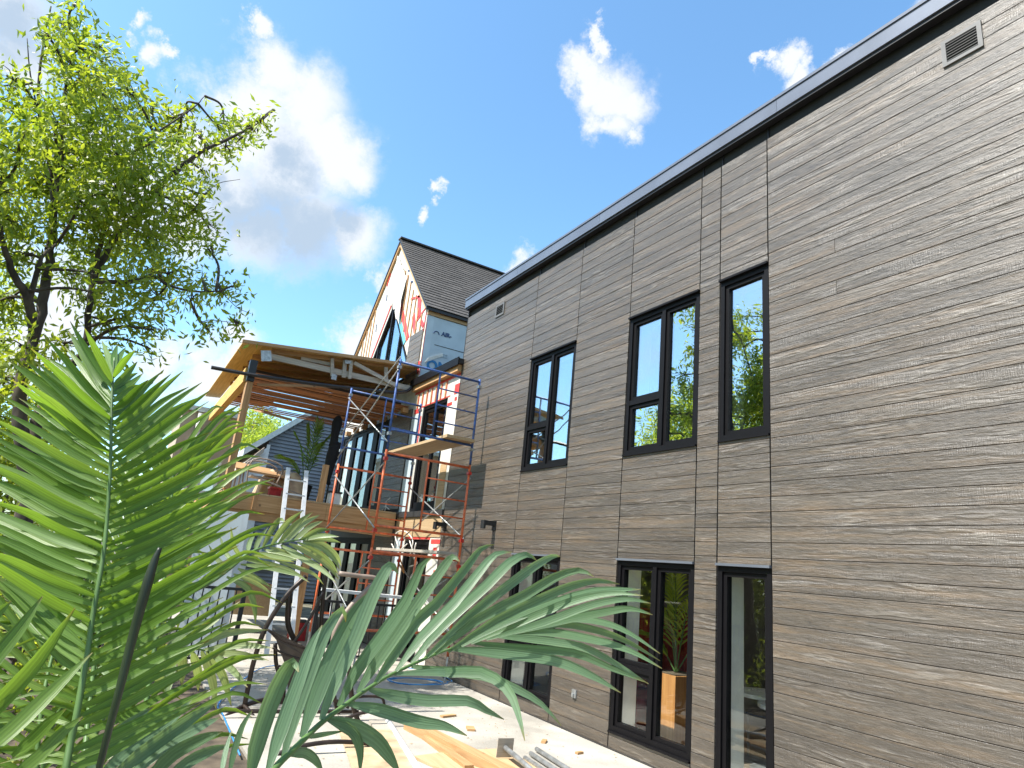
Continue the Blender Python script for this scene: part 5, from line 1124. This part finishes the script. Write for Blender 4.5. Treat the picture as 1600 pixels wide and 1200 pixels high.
def side_tree(x, y, h, cr, label, mat, n=16, seed=1, density=.35, size=.2, low=.25, group='background trees', cat='tree', name='tree', rlow=.3):
    r = random.Random(seed); bl_ = []
    for k in range(n):
        z = h*(low+(1-low)*r.random()); q = cr*math.sqrt(max(.12, 1-((z/h-.55)/.52)**2)); a = r.uniform(0, 6.28); rr = q*math.sqrt(r.random())*.9
        bl_.append(((x+rr*math.cos(a), y+rr*math.sin(a), z-.4*cr*rlow), cr*r.uniform(.28, .42)))
    lm_ = [([Vector((x, y, 0)), Vector((x+r.uniform(-.3, .3), y, h*.35)), Vector((x+r.uniform(-.4, .4), y+r.uniform(-.3, .3), h*.85))], .045*cr+.03, .03)]
    for k in range(3):
        a = r.uniform(0, 6.28); lm_.append(([Vector((x, y, h*.25)), Vector((x+.35*cr*math.cos(a), y+.35*cr*math.sin(a), h*.5)), Vector((x+.6*cr*math.cos(a), y+.6*cr*math.sin(a), h*.75))], .03*cr, .015))
    return make_tree((x, y, 0), label, lm_, bl_, mat, density=density, size=size, per=6, seed=seed, group=group, twigs=False, name=name, cat=cat, spread=size*1.3)
side_tree(-9.3, 15.5, 6.6, 2.8, 'bright tree directly behind the leaning trunks', 'leaf_bright', 34, 21, 1.0, .17, .05)
side_tree(-6.6, 16.2, 4.2, 1.7, 'bushy bright tree left of the porch post', 'leaf_bright', 22, 22, .8, .14, .05)
side_tree(-15.5, 19.0, 10.5, 3.6, 'tall pale tree standing furthest back at left', 'leaf_bright', 34, 41, .6, .2, .15)
side_tree(-12.8, 13.0, 8.2, 3.0, 'tall darker tree at the far left edge', 'leaf_tree', 34, 23, .8, .19, .08)
side_tree(.2, 37, 9.6, 2.8, 'light green tree behind the grey neighbour roof', 'leaf_bright', 34, 24, 1.0, .2, .2)
side_tree(-12.5, 20.0, 7.0, 3.2, 'broad tree beyond the beige house wall at left', 'leaf_bright', 22, 25, .4, .2, .1)
side_tree(-14.5, 7.5, 9.0, 3.3, 'tree beyond the railing, reflected in the tall upper window', 'leaf_dark', 28, 26, .45, .2, .1)
side_tree(-14.0, 1.5, 8.6, 3.2, 'tree beyond the railing, reflected in the narrow lower window', 'leaf_dark', 28, 27, .45, .2, .1)
side_tree(-15.0, -5.0, 8.5, 3.4, 'tree far behind the viewer beyond the railing', 'leaf_dark', 24, 28, .4, .22, .1)
def shrub(x, y, h, cr, label, mat, seed, dens=1.1, size=.11): side_tree(x, y, h, cr, label, mat, 14, seed, dens, size, .05, 'shrubs in the planting bed', 'shrub', 'shrub', .1)
shrub(-5.9, 6.2, 1.3, .8, 'low bright shrub behind the tall palm frond', 'leaf_bright', 31)
shrub(-6.3, 8.2, 1.9, 1.0, 'rounded shrub at the foot of the leaning tree', 'leaf_tree', 32)
shrub(-5.2, 8.4, 1.1, .8, 'low shrub right of the leaning tree foot', 'leaf_bright', 33)
shrub(-7.9, 6.3, 2.4, 1.2, 'leafy shrub by the railing at the left edge', 'leaf_bright', 34)
shrub(-5.0, 12.6, 2.4, 1.1, 'yellow green shrub beyond the railing left of the deck', 'leaf_bright', 35)
shrub(-7.3, 12.6, 3.0, 1.3, 'taller shrub beyond the railing behind the trunks', 'leaf_tree', 36)
shrub(-6.6, 4.0, 1.2, .8, 'small dark shrub low behind the palms', 'leaf_dark', 37)
shrub(-9.6, 9.6, 3.2, 1.5, 'large shrub outside the railing at far left', 'leaf_bright', 38)

# ------------------------------------------------------------------ small litter of the building site
lr = random.Random(9)
for k, (u, v, a, l, w, lab) in enumerate(((700, 1120, .3, .22, .06, 'small wood offcut nearest the blue rope'), (735, 1140, 1.2, .16, .09, 'square wood offcut on the open concrete beside the orange beam'), (850, 1160, .8, .12, .05, 'tiny wood offcut near the wall base'), (560, 1170, 2.2, .3, .04, 'thin lath offcut under the arching palm frond'), (905, 1178, .2, .09, .04, 'smallest wood chip by the wall at the bottom edge'))):
    p = P_z(u, v, 0); d = Vector((math.cos(a), math.sin(a), 0))*l/2
    tag(MB().beam(p-d+Vector((0, 0, .012)), p+d+Vector((0, 0, .012)), w, .02).build('wood_offcut', 'lumber_x'), lab, 'wood offcut', 'wood offcuts on the patio')
lm = MB()
for k in range(900):
    x = -3.7*lr.random()**.8; y = lr.uniform(4.5, 13); a = lr.uniform(0, 6.28); l = lr.uniform(.012, .04); c, s2 = math.cos(a)*l, math.sin(a)*l; z = .004
    n = len(lm.v); lm.v += [(x, y, z), (x+c*.5-s2*.2, y+s2*.5+c*.2, z+.004), (x+c, y+s2, z+.002), (x+c*.5+s2*.2, y+s2*.5-c*.2, z+.006)]; lm.f.append((n, n+3, n+2, n+1))
lm.build('leaf_litter', 'tarp', kind='stuff')
